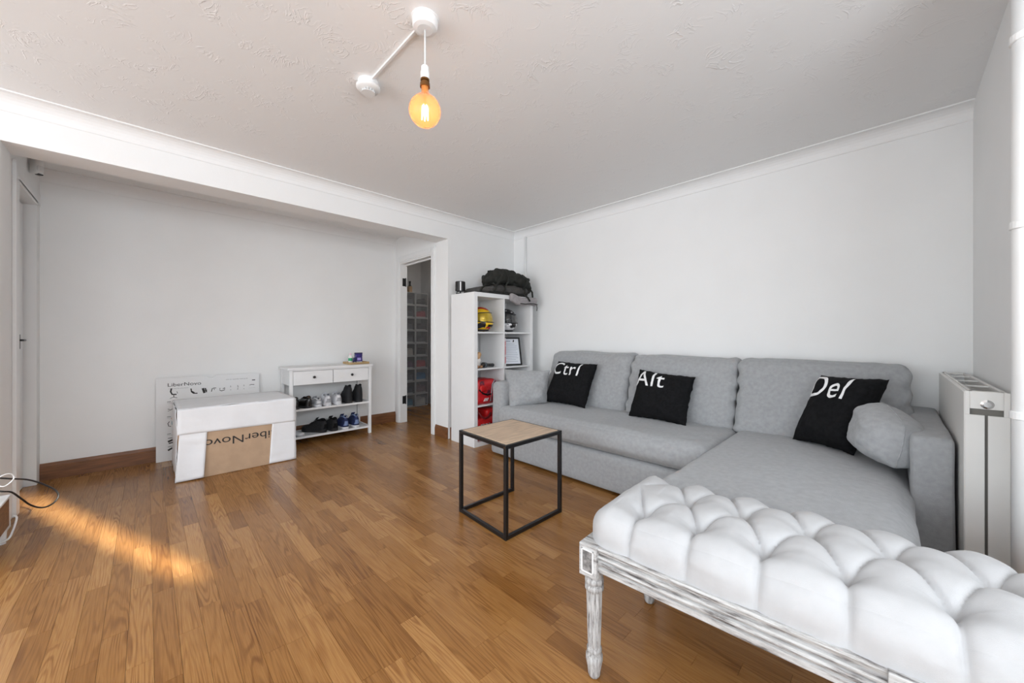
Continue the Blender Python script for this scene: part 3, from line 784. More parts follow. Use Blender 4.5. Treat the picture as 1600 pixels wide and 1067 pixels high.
helmet('motorcycle_helmet', 'black and white graphic motorcycle helmet on bookcase top shelf', (.295, -.425, 1.137), -.15, BWG, SMOKE, BLACKP,
       [(-.9, .9, .62, .75, BKG)])

# ---- framed certificate leaning in the second cube on the right, with the brochure behind it
fr = thing('framed_certificate', 'black framed certificate leaning inside the right bookcase column', 'picture frame', (.36, -.38, .772))
def leanM(base, yaw, tilt): return Matrix.Translation(Vector(base)) @ Matrix.Rotation(yaw, 4, 'Z') @ Matrix.Rotation(-tilt, 4, 'Y')
M = leanM((.395, -.415, .772), -.30, .22); fw, fh = .235, .312       # local: +x out of the picture, y across, z up
f = MB(); e = .016
for (a, c_) in (((0, -fw / 2, 0), (.014, fw / 2, e)), ((0, -fw / 2, fh - e), (.014, fw / 2, fh)), ((0, -fw / 2, e), (.014, -fw / 2 + e, fh - e)), ((0, fw / 2 - e, e), (.014, fw / 2, fh - e))): f.box(a, c_)
f.xf(M).build('frame', BLACKP, fr)
MB().box((.002, -fw / 2 + e, e), (.006, fw / 2 - e, fh - e)).xf(M).build('paper', mat('certificate_paper', (.80, .84, .90), .6), fr)
f = MB()
for k in range(11):
    w_ = [.10, .16, .15, .165, .12, .15, .16, .14, .16, .10, .15][k]
    f.box((.0061, -w_ / 2, fh - .075 - k * .0195), (.0066, w_ / 2, fh - .071 - k * .0195))
f.box((.0061, -.09, fh - .047), (.0066, .0, fh - .037))
f.xf(M).build('print', mat('faint_print', (.42, .47, .55), .7), fr)
f = MB()
f.add([(.0065, .03, fh - .055), (.0065, .045, fh - .05), (.0065, .05, fh - .03), (.0065, .042, fh - .024), (.0065, .033, fh - .035)], [(0, 1, 2, 3, 4)]); f.xf(M).build('crest', INK, fr)
MB().box((-.004, -.03, .02), (0, .03, .2)).xf(M).build('backing_strut', BLACKP, fr)
tag(MB().prism([(.37, -.575, .771), (.44, -.567, .771), (.435, -.563, 1.07), (.365, -.571, 1.07)], (-.002, .016, 0)).build('brochure', mat('pink_brochure', (.72, .30, .32), .6, col2=(.85, .85, .85), vscale=14, ramp=(.45, .5))), 'pink and white brochure standing against the divider beside the certificate', 'brochure')

# ---- figurine, torch
fg = thing('figurine', 'small white figurine with tan head in left bookcase column', 'figurine', (.37, -.905, .771))
f = softbox((.325, -.945, .771), (.415, -.865, .875), .035, n=14, amp=.02, scale=22, seed=3); f.build('body', mat('cream_white', (.85, .82, .78), .6), fg, smooth=True)
f = softbox((.345, -.925, .862), (.415, -.86, .925), .028, n=12, amp=.012, scale=30, seed=5); f.build('head', mat('tan_clay', (.68, .42, .22), .6, .2, 30), fg, smooth=True)
f = MB(); f.tube([(.36, -.935, .89), (.35, -.945, .93), (.345, -.948, .965)], [.014, .010, .004], 10); f.build('hat_tip', mat('cream_white', (1, 1, 1)), fg, smooth=True)
for k, (xx, yy) in enumerate(((.42, -.88), (.425, -.93))):
    softbox((xx - .02, yy - .015, .771), (xx + .02, yy + .015, .80), .012, n=8).build('foot', mat('brown_clay', (.3, .16, .08), .7), fg, smooth=True)
tc_ = thing('torch', 'black torch lying beside the small white figurine', 'torch', (.41, -.77, .772))
MT = Matrix.Translation((.405, -.845, .800)) @ Matrix.Rotation(.25, 4, 'Z') @ Matrix.Rotation(-PI / 2 - .06, 4, 'X')
MB().lathe([(.0, 0), (.025, 0), (.028, .004), (.028, .045), (.024, .06), (.017, .075)], (0, 0, 0), 20).xf(MT).build('head', BLACKP, tc_)
MB().lathe([(.017, .074), (.016, .08), (.017, .082), (.017, .155), (.018, .157), (.018, .185), (.015, .188)], (0, 0, 0), 20).xf(MT).build('handle', BLACKP, tc_)
MB().lathe([(.0, -.002), (.022, -.002), (.022, 0), (0, 0)], (0, 0, 0), 20).xf(MT).build('lens', SMOKE, tc_)
MB().lathe([(.0285, .018), (.0292, .02), (.0292, .028), (.0285, .03)], (0, 0, 0), 20).xf(MT).build('bezel_ring', mat('steel_blue', (.16, .2, .24), .3, metal=.5), tc_)

# ---- red bag and red box in the lower cubes
RED = mat('bright_red', (.62, .012, .014), .45, .15, 8)
REDP = mat('red_print', (.60, .014, .02), .4, col2=(.10, .012, .03), vscale=13, ramp=(.38, .46))
rb = thing('red_printed_bag', 'red printed bag with dark piping in third bookcase cube', 'bag', (.32, -.80, .406))
softbox((.16, -.935, .406), (.43, -.66, .645), .035, n=18, bulge=(.015, .01, .01), amp=.012, scale=9).build('body', REDP, rb, smooth=True)
MB().tube([(.437, -.77, .43), (.448, -.765, .52), (.44, -.745, .60), (.42, -.70, .635), (.40, -.67, .64)], .006, 8).build('piping', mat('grey_piping', (.32, .32, .36), .5), rb, smooth=True)
MB().tube([(.445, -.92, .56), (.452, -.88, .52), (.452, -.82, .50), (.445, -.77, .505)], .008, 8).build('strap', BLACKF, rb, smooth=True)
softbox((.425, -.915, .535), (.46, -.83, .60), .016, n=10, amp=.006, scale=20).build('pocket', RED, rb, smooth=True)
f = MB()
for k in range(3): f.prism([(.449, -.87 + k * .02, .44), (.449, -.86 + k * .02, .44), (.449, -.842 + k * .02, .47), (.449, -.852 + k * .02, .47)], (.003, 0, 0))
f.build('print', WPRINT, rb)
rx = thing('red_sports_bag', 'red sports bag with slanted white lettering in bottom bookcase cube', 'bag', (.32, -.80, .046))
softbox((.14, -.935, .046), (.435, -.65, .27), .03, n=18, bulge=(.012, .01, .01), amp=.008, scale=9, seed=4).build('body', RED, rx, smooth=True)
softbox((.16, -.80, .25), (.42, -.65, .345), .04, n=16, amp=.01, scale=9, seed=6, fn=lambda p: p).build('flap', RED, rx, smooth=True)
MB().tube([(.42, -.925, .345), (.44, -.89, .29), (.445, -.85, .265), (.44, -.80, .275), (.43, -.76, .31)], .010, 8).build('handle', mat('dark_red', (.18, .006, .01), .6), rx, smooth=True)
f = MB(); xs_ = .4475
for k, ww in enumerate((.012, .012, .012, .014)):
    yb = -.915 + k * .034
    f.prism([(xs_, yb, .165), (xs_, yb + ww, .165), (xs_, yb + ww + .018, .215), (xs_, yb + .018, .215)], (.003, 0, 0))
    f.prism([(xs_, yb + ww, .205), (xs_, yb + .03, .205), (xs_, yb + .034, .215), (xs_, yb + ww, .215)], (.003, 0, 0))
f.build('lettering', WPRINT, rx)

# ---- rucksacks on top of the bookcase
def crumple(p, n_, w): return p + n_ * (.022 * noise.noise(p * 9) + .022 * noise.noise(p * 24))
OLIVE = mat('black_olive_nylon', (.016, .017, .013), .8, .4, 30, .3, 120)
GREYN = mat('dark_grey_canvas', (.075, .07, .066), .9, .25, 40, .2, 300)
LGREY = mat('pale_grey_canvas', (.36, .335, .34), .9, .15, 30, .2, 300)
bk = thing('black_rucksack', 'crumpled black rucksack lying on top of dark grey backpack', 'bag', (.28, -.42, 1.635))
bz = 1.632
softbox((.13, -.655, bz), (.43, -.13, bz + .15), .05, n=(26, 34, 14), bulge=(.01, .02, .01), disp=crumple, fn=lambda p: Vector((p.x, p.y, p.z + .02 * math.sin((p.y + .7) * 7) - max(0, p.y + .33) * .12))).build('body', OLIVE, bk, smooth=True)
for k, (a, c_) in enumerate(((-.64, .03), (-.52, -.01), (-.24, .01))):
    MB().tube([(.445, a - .06, bz - .025), (.46, a - .02, bz + .04), (.44, a + c_, bz + .10), (.36, a + .02, bz + .15), (.25, a, bz + .16)], .011, 7).build('strap', OLIVE, bk, smooth=True)
for k in range(7):
    q = random.Random(k); yy = -.62 + k * .08
    softbox((.30, yy - .02, bz + .095), (.39, yy + .03, bz + .16 - (.03 if k > 4 else 0)), .018, n=8, amp=.012, scale=30, seed=k).build('buckle_fold', OLIVE, bk, smooth=True)
gk = thing('grey_backpack', 'dark grey backpack lying flat on top of white bookcase', 'bag', (.27, -.45, KH))
softbox((.09, -.86, KH + .002), (.445, -.20, KH + .11), .05, n=(24, 40, 12), bulge=(.01, .02, .01), disp=lambda p, n_, w: p + n_ * (.012 * noise.noise(p * 8) + .006 * noise.noise(p * 22)), fn=lambda p: Vector((p.x, p.y, KH + (p.z - KH) * (.55 + .45 * min(1, max(0, (p.y + .88) / .3)))))).build('body', GREYN, gk, smooth=True)
MB().tube([(.43, -.90, KH + .012), (.42, -.87, KH + .05), (.40, -.80, KH + .085), (.36, -.70, KH + .10)], .011, 7).build('shoulder_strap', OLIVE, gk, smooth=True)
MB().tube([(.462, -.80, KH + .018), (.47, -.60, KH + .026), (.475, -.42, KH + .015), (.47, -.27, KH + .03), (.455, -.20, KH + .075)], .007, 7).build('zip', OLIVE, gk, smooth=True)
for yy in (-.73, -.60, -.30): MB().tube([(.465, yy - .02, KH + .012), (.478, yy, KH + .05), (.46, yy + .02, KH + .09), (.40, yy + .03, KH + .115)], .010, 7).build('strap', OLIVE, gk, smooth=True)
MB().tube([(.44, -.185, KH + .10), (.46, -.165, KH + .06), (.465, -.162, KH - .01), (.46, -.165, KH - .05)], .010, 7).build('hanging_strap', OLIVE, gk, smooth=True)
lp = thing('grey_pouch', 'pale grey canvas pouch hanging over bookcase top corner', 'bag', (.47, -.3, 1.42))
def drape(p):
    t = (p.y + .53) / .40; p = p.copy(); p.z -= .055 * max(0, t) + .02 * math.sin(t * 5); return p
softbox((.456, -.53, 1.465), (.505, -.125, 1.555), .02, n=(8, 30, 14), amp=.012, scale=14, fn=drape).build('body', LGREY, lp, smooth=True)
MB().tube([drape(Vector((.508, y_, 1.482))) for y_ in (-.40, -.33, -.26, -.19, -.13)], .005, 6).build('zip', OLIVE, lp, smooth=True)
MB().tube([drape(Vector((.505, -.14, 1.475))), drape(Vector((.51, -.138, 1.44))), drape(Vector((.507, -.14, 1.41)))], .005, 6).build('zip_pull', GREYN, lp, smooth=True)
MB().tube([(.49, -.33, 1.55), (.515, -.29, 1.51), (.518, -.265, 1.475)], .010, 7).build('strap', OLIVE, lp, smooth=True)

# ---- small camera on a wire stand at the back corner of the bookcase
ca = thing('security_camera', 'small black camera with silver stripe standing on bookcase corner', 'camera', (.14, -.92, KH))
cc = Vector((.15, -.935, KH))
MB().lathe([(0, .032), (.046, .032), (.052, .038), (.052, .128), (.047, .134), (0, .134)], cc, 28).build('body', BLACKP, ca, smooth=False)
f = MB()
for k in range(6):
    pass
a0 = math.atan2(CAM.y - cc.y, CAM.x - cc.x) + .05
f.grid(lambda a, c_: cc + Vector((.0525 * math.cos(a0 + .12 * (2 * a - 1)), .0525 * math.sin(a0 + .12 * (2 * a - 1)), .036 + .092 * c_)), 4, 1); f.build('silver_stripe', mat('silver', (.75, .75, .76), .35), ca)
MB().tube([cc + Vector((0, 0, .012)), cc + Vector((0, 0, .034))], .006, 10).build('stem', BLACKP, ca)
MB().lathe([(0, 0), (.018, 0), (.018, .012), (.009, .017), (0, .017)], cc, 20).build('joint', BLACKP, ca)
MB().tube([cc + Vector((-.01, -.02, .034)), cc + Vector((.005, -.055, .008)), cc + Vector((.008, -.058, .004)), cc + Vector((.03, -.04, .004)), cc + Vector((.02, .012, .004))], .004, 6).build('wire_foot', BLACKP, ca, smooth=True)

# ------------------------------------------------------------------ console shoe rack
rk = thing('console_table', 'white console table with two drawers and shoe shelves', 'console table', (-1.0, -1.855, 0))
CX0, CX1, CY0, CY1 = -1.165, -.825, -2.275, -1.455
box('table_top', (CX0, CY0 - .02, .755), (CX1 + .012, CY1 + .02, .777), FURN, rk, bevel=.003)
for (xx, yy) in ((CX0, CY0), (CX1 - .03, CY0), (CX0, CY1 - .03), (CX1 - .03, CY1 - .03)): box('leg', (xx, yy, 0), (xx + .03, yy + .03, .755), FURN, rk, bevel=.002)
f = MB(); f.box((CX0 + .03, CY0 + .006, .60), (CX1 - .03, CY0 + .022, .755)); f.box((CX0 + .03, CY1 - .022, .60), (CX1 - .03, CY1 - .006, .755)); f.box((CX0 + .004, CY0 + .03, .60), (CX0 + .016, CY1 - .03, .755))
f.box((CX1 - .03, CY0 + .03, .742), (CX1 - .004, CY1 - .03, .755)); f.box((CX0 + .016, CY0 + .022, .60), (CX1 - .03, CY1 - .022, .606)); f.build('drawer_case', FURN, rk)
ym = (CY0 + CY1) / 2
for (y0, y1) in ((CY0 + .034, ym - .003), (ym + .003, CY1 - .034)):
    dr = box('drawer', (CX1 - .022, y0, .602), (CX1 - .002, y1, .739), FURN, rk, bevel=.0015)
    yc = (y0 + y1) / 2; pr = MB().lathe([(0, 0), (.005, 0), (.005, .010), (.013, .014), (.014, .019), (.009, .024), (0, .025)], (0, 0, 0), 16)
    pr.xf(Matrix.Translation((CX1 - .002, yc, .675)) @ Matrix.Rotation(PI / 2, 4, 'Y')).build('knob', BLACKM, dr, smooth=True)
for zz in (.345, .068):
    for (x0, x1) in ((CX0 + .004, CX0 + .022), (CX1 - .022, CX1 - .004)): box('shelf_rail', (x0, CY0 + .03, zz - .004), (x1, CY1 - .03, zz + .016), FURN, rk, bevel=.001)
    for k in range(2):
        yy = (CY0 + .006, CY1 - .024)[k]; box('side_rail', (CX0 + .03, yy, zz - .004), (CX1 - .03, yy + .018, zz + .016), FURN, rk, bevel=.001)
    for k in range(6): box('slat', (CX0 + .034 + k * .046, CY0 + .03, zz), (CX0 + .064 + k * .046, CY1 - .03, zz + .012), GREYMET, rk, bevel=.001)

# ---- shoes (local: heel at the origin facing +x out, toe towards -x, sole on z = 0)
def lerp(tab, s):
    for (a, v0), (c, v1) in zip(tab[:-1], tab[1:]):
        if s <= c: t = (s - a) / (c - a); t = t * t * (3 - 2 * t); return v0 + (v1 - v0) * t
    return tab[-1][1]
WT = [(0, .012), (.03, .028), (.12, .036), (.35, .034), (.55, .042), (.72, .049), (.88, .042), (.97, .022), (1, .008)]
def shoe(name, label, kind, group, upper, sole, accent, L_=.28, sh=.028, top=.095, lace=None, ank=None, inner=None, low=False, heel=0, loop=None):
    t = thing(name, label, kind, (0, 0, 0), group)
    HT = [(0, top * .75), (.06, top), (.2, top * .92), (.38, top * .98), (.52, top * .72), (.7, .052), (.86, .044), (.96, .032), (1, .012)]
    if ank: HT = [(0, ank * .9), (.05, ank), (.36, ank), (.46, ank * .72), (.6, .075), (.8, .06), (.95, .04), (1, .015)]
    if low: HT = [(0, .02), (.45, .022), (.5, .05), (.7, .06), (.9, .045), (1, .02)]
    n = 28
    b = MB(); m_ = 14
    for i in range(n + 1):
        s = i / n; w = lerp(WT, s) * 1.05
        for k in range(m_):
            q = 2 * PI * k / m_; cx, cy = math.cos(q), math.sin(q)
            b.v.append(Vector((-L_ * s, w * math.copysign(abs(cx) ** .5, cx), sh / 2 + sh / 2 * math.copysign(abs(cy) ** .4, cy) * (1 if s > .25 or not heel else 1))))
    for i in range(n):
        for k in range(m_): b.f.append((i * m_ + k, i * m_ + (k + 1) % m_, (i + 1) * m_ + (k + 1) % m_, (i + 1) * m_ + k))
    b.f += [list(range(m_))[::-1], [n * m_ + k for k in range(m_)]]
    so_ = b.build('sole', sole, t, smooth=True)
    b = MB(); m2 = 14
    for i in range(n + 1):
        s = i / n; w = lerp(WT, s); hh = max(.006, lerp(HT, s))
        nar = .72 if s < .5 and not low else .9
        for k in range(m2 + 1):
            q = PI * k / m2; cx, cy = math.cos(q), math.sin(q)
            ww = w * (1 - (1 - nar) * cy * cy * (1 if not ank else .4))
            b.v.append(Vector((-L_ * s - (.0 if s > .1 else 0) + (.004 * cy if s < .1 else 0), ww * math.copysign(abs(cx) ** .6, cx), sh * .9 + hh * cy ** .7)))
    for i in range(n):
        for k in range(m2): b.f.append((i * (m2 + 1) + k, i * (m2 + 1) + k + 1, (i + 1) * (m2 + 1) + k + 1, (i + 1) * (m2 + 1) + k))
    b.f += [list(range(m2 + 1))[::-1], [n * (m2 + 1) + k for k in range(m2 + 1)]]
    b.build('upper', upper, t, smooth=True)
    tz = sh + (ank if ank else top)
    if not low:
        el = [(-L_ * (.19 + .155 * math.cos(2 * PI * k / 20)), .024 * math.sin(2 * PI * k / 20), tz * .97 - .008 * math.cos(4 * PI * k / 20)) for k in range(20)]
        MB().tube(el, .006, 6, closed=True).build('collar', accent, t, smooth=True)
        MB().add([Vector(e_) - Vector((0, 0, .002)) for e_ in el], [list(range(20))]).build('lining', inner or BLACKF, t)
    if lace:
        f = MB()
        for k in range(5):
            s = .40 + k * .055; hh = sh * .9 + lerp(HT, s) + .002
            f.tube([(-L_ * s, -.026, hh - .012), (-L_ * s - .004, -.012, hh), (-L_ * s, .012, hh), (-L_ * s - .004, .026, hh - .012)], .003, 5)
        f.build('laces', lace, t, smooth=True)
        f = MB(); f.grid(lambda a, c_: Vector((-L_ * (.33 + .08 * a), -.02 + .04 * c_, tz + .022 - .03 * a)), 3, 3); f.v += [p + Vector((-.006, 0, -.002)) for p in f.v]; nn = len(f.v) // 2; f.f += [[i + nn for i in q][::-1] for q in f.f]
        f.build('tongue', upper, t)
    # heel counter stripe
    if accent is not upper and not low:
        f = MB().grid(lambda a, c_: Vector((.006 - .012 * abs(2 * a - 1) ** 2 * 1.5, (.030 - .006 * c_) * (2 * a - 1), sh + .012 + top * .45 * c_)), 8, 2); f.v += [p + Vector((-.006, 0, 0)) for p in f.v]; nn = len(f.v) // 2; f.f += [[i + nn for i in q][::-1] for q in f.f]
        f.build('heel_counter', accent, t, smooth=True)
    if loop:
        MB().tube([(.004, -.008, tz - .012), (.012, -.006, tz + .008), (.012, .006, tz + .008), (.004, .008, tz - .012)], .0025, 6).build('pull_tab', loop, t, smooth=True)
    return t
def put(t, x, y_, z, yaw): t.location = (x, y_, z); t.rotation_euler = (0, 0, yaw)
BLS = mat('black_leather', (.012, .011, .010), .25, .3, 20, coat=.4)
BLK = mat('black_mesh', (.014, .015, .018), .8, .3, 60, .2, 200)
WHS = mat('white_shoe', (.78, .79, .82), .5, .06, 30)
GRS = mat('silver_grey_shoe', (.45, .47, .5), .4, .2, 20)
BLU = mat('blue_mesh', (.02, .035, .13), .7, .5, 40, .2, 150)
LBL = mat('pale_blue_accent', (.18, .25, .45), .5)
DSO = mat('dark_sole', (.02, .02, .022), .7)
SU, SL = .357, .080
G1 = 'pairs of shoes on the upper console shelf'; G2 = 'pairs of shoes on the lower console shelf'
heelx = CX1 - .012
s = shoe('leather_shoe', 'shiny black leather shoe half hidden by the white box', 'shoe', G1, BLS, DSO, BLS, top=.085, inner=mat('brown_lining', (.2, .1, .05), .7)); put(s, heelx, -2.205, SU, .25)
s = copy_tree(s); s['label'] = 'shiny black leather shoe next to the white trainers'; put(s, heelx, -2.085, SU, .35)
s = shoe('grey_trainer', 'low silver grey trainer between black leather and white shoes', 'shoe', G1, GRS, WHS, WHS, top=.055, lace=WHS); put(s, heelx - .01, -1.995, SU, .15)
s = shoe('white_trainer', 'white trainer next to the silver grey one', 'shoe', G1, WHS, WHS, GRS, top=.088, lace=WHS, inner=mat('blue_grey_lining', (.1, .12, .18), .8)); put(s, heelx, -1.905, SU, .12)
s = copy_tree(s); s['label'] = 'white trainer next to the black boots'; put(s, heelx, -1.80, SU, .10)
s = shoe('black_boot', 'black ankle boot on upper shelf next to the white trainers', 'boot', G1, BLK, DSO, BLK, top=.1, ank=.165, L_=.26); put(s, heelx, -1.685, SU, .12)
s = copy_tree(s); s['label'] = 'black ankle boot at the right end of upper shelf'; put(s, heelx, -1.575, SU, .05)
s = shoe('white_slipper', 'flat white slipper at the left end of lower shelf', 'slipper', G2, WHS, GRS, WHS, low=True, sh=.02); put(s, heelx - .01, -2.15, SL, .5)
s = shoe('black_trainer', 'black trainer turned sideways on the lower shelf', 'shoe', G2, BLK, DSO, BLACKF, top=.105, lace=BLK, loop=BLK); put(s, heelx - .14, -1.93, SL, -1.1)
s.location = (-.87, -1.925, SL); s.rotation_euler = (0, 0, .62)
s = copy_tree(s); s['label'] = 'black trainer next to the blue running shoes'; put(s, heelx, -1.835, SL, .18)
s = shoe('running_shoe', 'dark blue running shoe next to the black trainer', 'shoe', G2, BLU, WHS, LBL, top=.105, sh=.032, lace=BLU, loop=GRS); put(s, heelx, -1.725, SL, .10)
s = copy_tree(s); s['label'] = 'dark blue running shoe at the right end of lower shelf'; put(s, heelx, -1.61, SL, .06)

# ---- tray, bottle and packet on the console
tr = thing('wooden_tray', 'small slatted wooden tray on top of the console table', 'tray', (-1.01, -1.55, .777))
WOODL = mat('pale_bamboo', (.62, .42, .20), .5, .3, 8, stretch=(8, 1, 8))
TX0, TX1, TY0, TY1 = -1.10, -.90, -1.66, -1.455
box('base', (TX0, TY0, .777), (TX1, TY1, .787), WOODL, tr)
for k in range(3): box('slat', (TX1, TY0, .779 + k * .008), (TX1 + .008, TY1, .785 + k * .008), WOODL, tr, bevel=.001)
f = MB(); f.box((TX0 - .008, TY0, .777), (TX0, TY1, .802)); f.box((TX0, TY0 - .008, .777), (TX1, TY0, .802)); f.box((TX0, TY1, .777), (TX1, TY1 + .008, .802)); f.build('rim', WOODL, tr)
bo = thing('gel_bottle', 'small white bottle with green label on wooden tray', 'bottle', (-.99, -1.64, .787))
bp_ = Vector((-.985, -1.628, .787))
MB().lathe([(0, 0), (.020, 0), (.022, .004), (.022, .07), (.018, .082), (.009, .088), (.009, .094), (0, .094)], bp_, 20).build('body', PLAST, bo, smooth=True)
MB().lathe([(.0222, .028), (.0226, .03), (.0226, .058), (.0222, .06)], bp_, 20).build('label_band', mat('green_label', (.03, .38, .17), .5), bo)
MB().lathe([(0, .094), (.010, .094), (.010, .108), (.007, .112), (0, .112)], bp_, 16).build('cap', mat('pink_cap', (.8, .5, .62), .5), bo)
pk = thing('purple_packet', 'dark purple and blue packet standing on wooden tray', 'packet', (-.97, -1.55, .787))
PUR = mat('purple_foil', (.035, .018, .22), .35, col2=(.02, .012, .10), vscale=30)
softbox((-.99, -1.585, .787), (-.955, -1.50, .895), .012, n=14, amp=.004, scale=40).build('body', PUR, pk, smooth=True)
box('top_seal', (-.975, -1.588, .888), (-.970, -1.497, .905), mat('dark_navy', (.01, .008, .04), .4), pk)
box('print', (-.956, -1.562, .818), (-.9525, -1.522, .848), mat('lilac_print', (.42, .36, .75), .5), pk)
box('print', (-.956, -1.575, .796), (-.9525, -1.51, .804), WPRINT, pk)
sp = thing('small_packet', 'small dark blue packet leaning beside the purple packet', 'packet', (-.96, -1.605, .787))
softbox((-.965, -1.61, .787), (-.94, -1.575, .85), .008, n=10, amp=.003, scale=40).build('body', mat('navy_foil', (.012, .014, .09), .35), sp, smooth=True)
box('print', (-.9405, -1.603, .793), (-.9375, -1.588, .802), WPRINT, sp)

# ------------------------------------------------------------------ instruction board
ib = thing('instruction_board', 'white cardboard assembly instruction board leaning on the far wall', 'board', (-1.13, -2.84, 0))
IW, IH = .752, .722; tilt = .055
MI = Matrix.Translation((-1.118, -2.842, .001)) @ Matrix.Rotation(-tilt, 4, 'Y')
pts = [(-IW / 2, 0), (IW / 2, 0), (IW / 2, IH), (.03, IH)]
pts += [(.0 + .028 * math.cos(q), IH - .0 - .022 * math.sin(q)) for q in [PI * k / 10 for k in range(1, 10)]] + [(-.03, IH), (-IW / 2, IH)]
MB().prism([(0, a, c_) for a, c_ in pts], (-.005, 0, 0)).xf(MI).build('sheet', mat('matt_white_card', (.80, .80, .80), .7), ib)
def ink(name, VF, m_, at, sx=1, sy=1, parent=ib, M=MI, x=.0008):
    V, F = VF; b = MB(); b.add([(x, at[0] + a * sx, at[1] + c_ * sy) for a, c_ in V], F); b.xf(M)
    return b.build(name, m_, parent)
V, F = text_poly('LiberNovo', .043, 1.22); ink('heading', (V, F), INK, (-.30, .645))
V, F = text_poly('a chair that fits around you', .011, 1.1); ink('subheading', (V, F), INKG, (-.295, .622))
V, F = text_poly('scan for assembly video guide', .0125, 1.15); ink('caption', (V, F), INKG, (.11, .672))
def icons():
    S_ = []
    # swivel chair
    def chair(x, z, k):
        return [([(x - .012 * k, z + .045 * k), (x - .016 * k, z + .02 * k), (x - .008 * k, z), (x + .016 * k, z - .002 * k)], .009 * k), ([(x + .001 * k, z), (x + .001 * k, z - .022 * k)], .004 * k), ([(x - .02 * k, z - .028 * k), (x, z - .02 * k), (x + .02 * k, z - .028 * k)], .003 * k), ([(x + .018 * k, z + .02 * k), (x + .022 * k, z + .004 * k)], .003 * k)]
    S_ += chair(-.262, .575, 1.2)
    S_ += [([(-.145, .615), (-.142, .585), (-.128, .57), (-.10, .568)], .009), ([(-.14, .59), (-.12, .575)], .008)]
    S_ += [([(-.062, .61), (-.05, .565)], .018), ([(-.045, .61), (-.035, .57)], .010), ([(-.065, .585), (-.03, .59)], .006)]
    S_ += [([(.0, .572), (.006, .60), (.02, .605), (.035, .603)], .006), ([(.02, .60), (.022, .585)], .004)]
    S_ += [([(.06, .58), (.075, .572), (.10, .58)], .006), ([(.085, .59), (.10, .60), (.098, .585)], .006), ([(.062, .585), (.064, .60)], .004)]
    for xx in (.145, .20, .25): S_ += [([(xx, .60), (xx, .615)], .003), ([(xx - .004, .575), (xx + .004, .575)], .003)]
    S_ += [([(.295, .607), (.31, .612), (.335, .61)], .005), ([(.20, .575), (.205, .606)], .002)]
    for k in range(5): S_ += [([(.292 + k * .011, .578), (.296 + k * .011, .578)], .002)]
    # step drawings down the left side
    for zz in (.50, .37, .22): S_ += [([(-.305, zz), (-.10, zz)], .0012), ([(-.305, zz + .012), (-.28, zz + .012)], .004)]
    S_ += [([(-.30, .45), (-.28, .44), (-.265, .455), (-.245, .44), (-.22, .45)], .004), ([(-.265, .47), (-.262, .44)], .005), ([(-.30, .43), (-.27, .445), (-.235, .43)], .003)]
    S_ += [([(-.29, .34), (-.30, .325), (-.295, .30), (-.28, .295)], .005), ([(-.225, .345), (-.21, .355)], .008)]
    S_ += [([(-.30, .165), (-.25, .185)], .016), ([(-.295, .15), (-.24, .16)], .010), ([(-.30, .195), (-.24, .195)], .005), ([(-.30, .09), (-.25, .12)], .014), ([(-.30, .12), (-.26, .125)], .004)]
    return S_
b = MB()
for pts_, w_ in icons():
    V, F = stroke2(pts_, w_); b.add([(.0008, a, c_) for a, c_ in V], F)
b.xf(MI).build('step_drawings', INK, ib)['kind'] = 'stuff'
V = [(-.275, .345), (-.255, .36), (-.235, .35), (-.22, .335), (-.225, .31), (-.25, .30), (-.275, .31)]
ink('seat_drawing', (V, [list(range(7))]), TEAL, (0, 0))
V, F = stroke2([(-.28, .362), (-.25, .37), (-.215, .362)], .010); ink('hand_drawing', (V, F), BEIGE, (0, 0), x=.0006)
V, F = stroke2([(.316, .655), (.343, .655)], .008); ink('stripe', (V, F), INK, (0, 0))

# ------------------------------------------------------------------ big carton in torn white wrapping
cb = thing('wrapped_carton', 'large cardboard box in torn white wrapping on the floor', 'box', (-.72, -2.72, 0))
BXa, BXb, BYa, BYb, BZ = -1.0, -.405, -3.11, -2.335, .535
box('carton', (BXa, BYa, 0), (BXb, BYb, BZ), CARD, cb, bevel=.004)
MC = Matrix.Translation((BXb + .0012, -2.512, .287)) @ Matrix.Rotation(PI, 4, 'X')
V, F = text_poly('LiberNovo', .090, 1.27, 0, 1.0); b = MB(); b.add([(0, a, c_) for a, c_ in V], F)
tw = max(v[0] for v in V); MC = Matrix.Translation((BXb + .0012, -2.470, .2865)) @ Matrix.Rotation(PI, 4, 'X'); b.xf(MC).build('printed_name', INK, cb)
# wrapping: one creased sheet over top and left side, three torn pieces on the front
def crease(p, k=1): return .0045 * k * noise.noise(p * 7) + .0025 * k * noise.noise(Vector((p.x * 20, p.y * 9, p.z * 25)))
def sheet(poly_fn, nu, nv, nrm, th=.0025, base=.005, k=1):
    n_ = Vector(nrm); g = MB().grid(poly_fn, nu, nv); top_ = [p + n_ * (base + crease(p, k)) for p in g.v]; bot = [p + n_ * (base + crease(p, k) - th) for p in g.v]
    fs = [list(q) for q in g.f]; m_ = len(top_); b = MB(); b.v = top_ + bot; b.f = fs + [[i + m_ for i in q][::-1] for q in fs]
    rim = [i * (nv + 1) for i in range(nu + 1)] + [nu * (nv + 1) + j for j in range(1, nv + 1)] + [i * (nv + 1) + nv for i in range(nu - 1, -1, -1)] + [j for j in range(nv - 1, 0, -1)]
    for a, c_ in zip(rim, rim[1:] + rim[:1]): b.f.append((a, c_, c_ + m_, a + m_))
    return b
def quadf(p00, p10, p11, p01):
    P4 = [Vector(p) for p in (p00, p10, p11, p01)]
    return lambda a, c_: (P4[0] * (1 - a) + P4[1] * a) * (1 - c_) + (P4[3] * (1 - a) + P4[2] * a) * c_
X_ = BXb
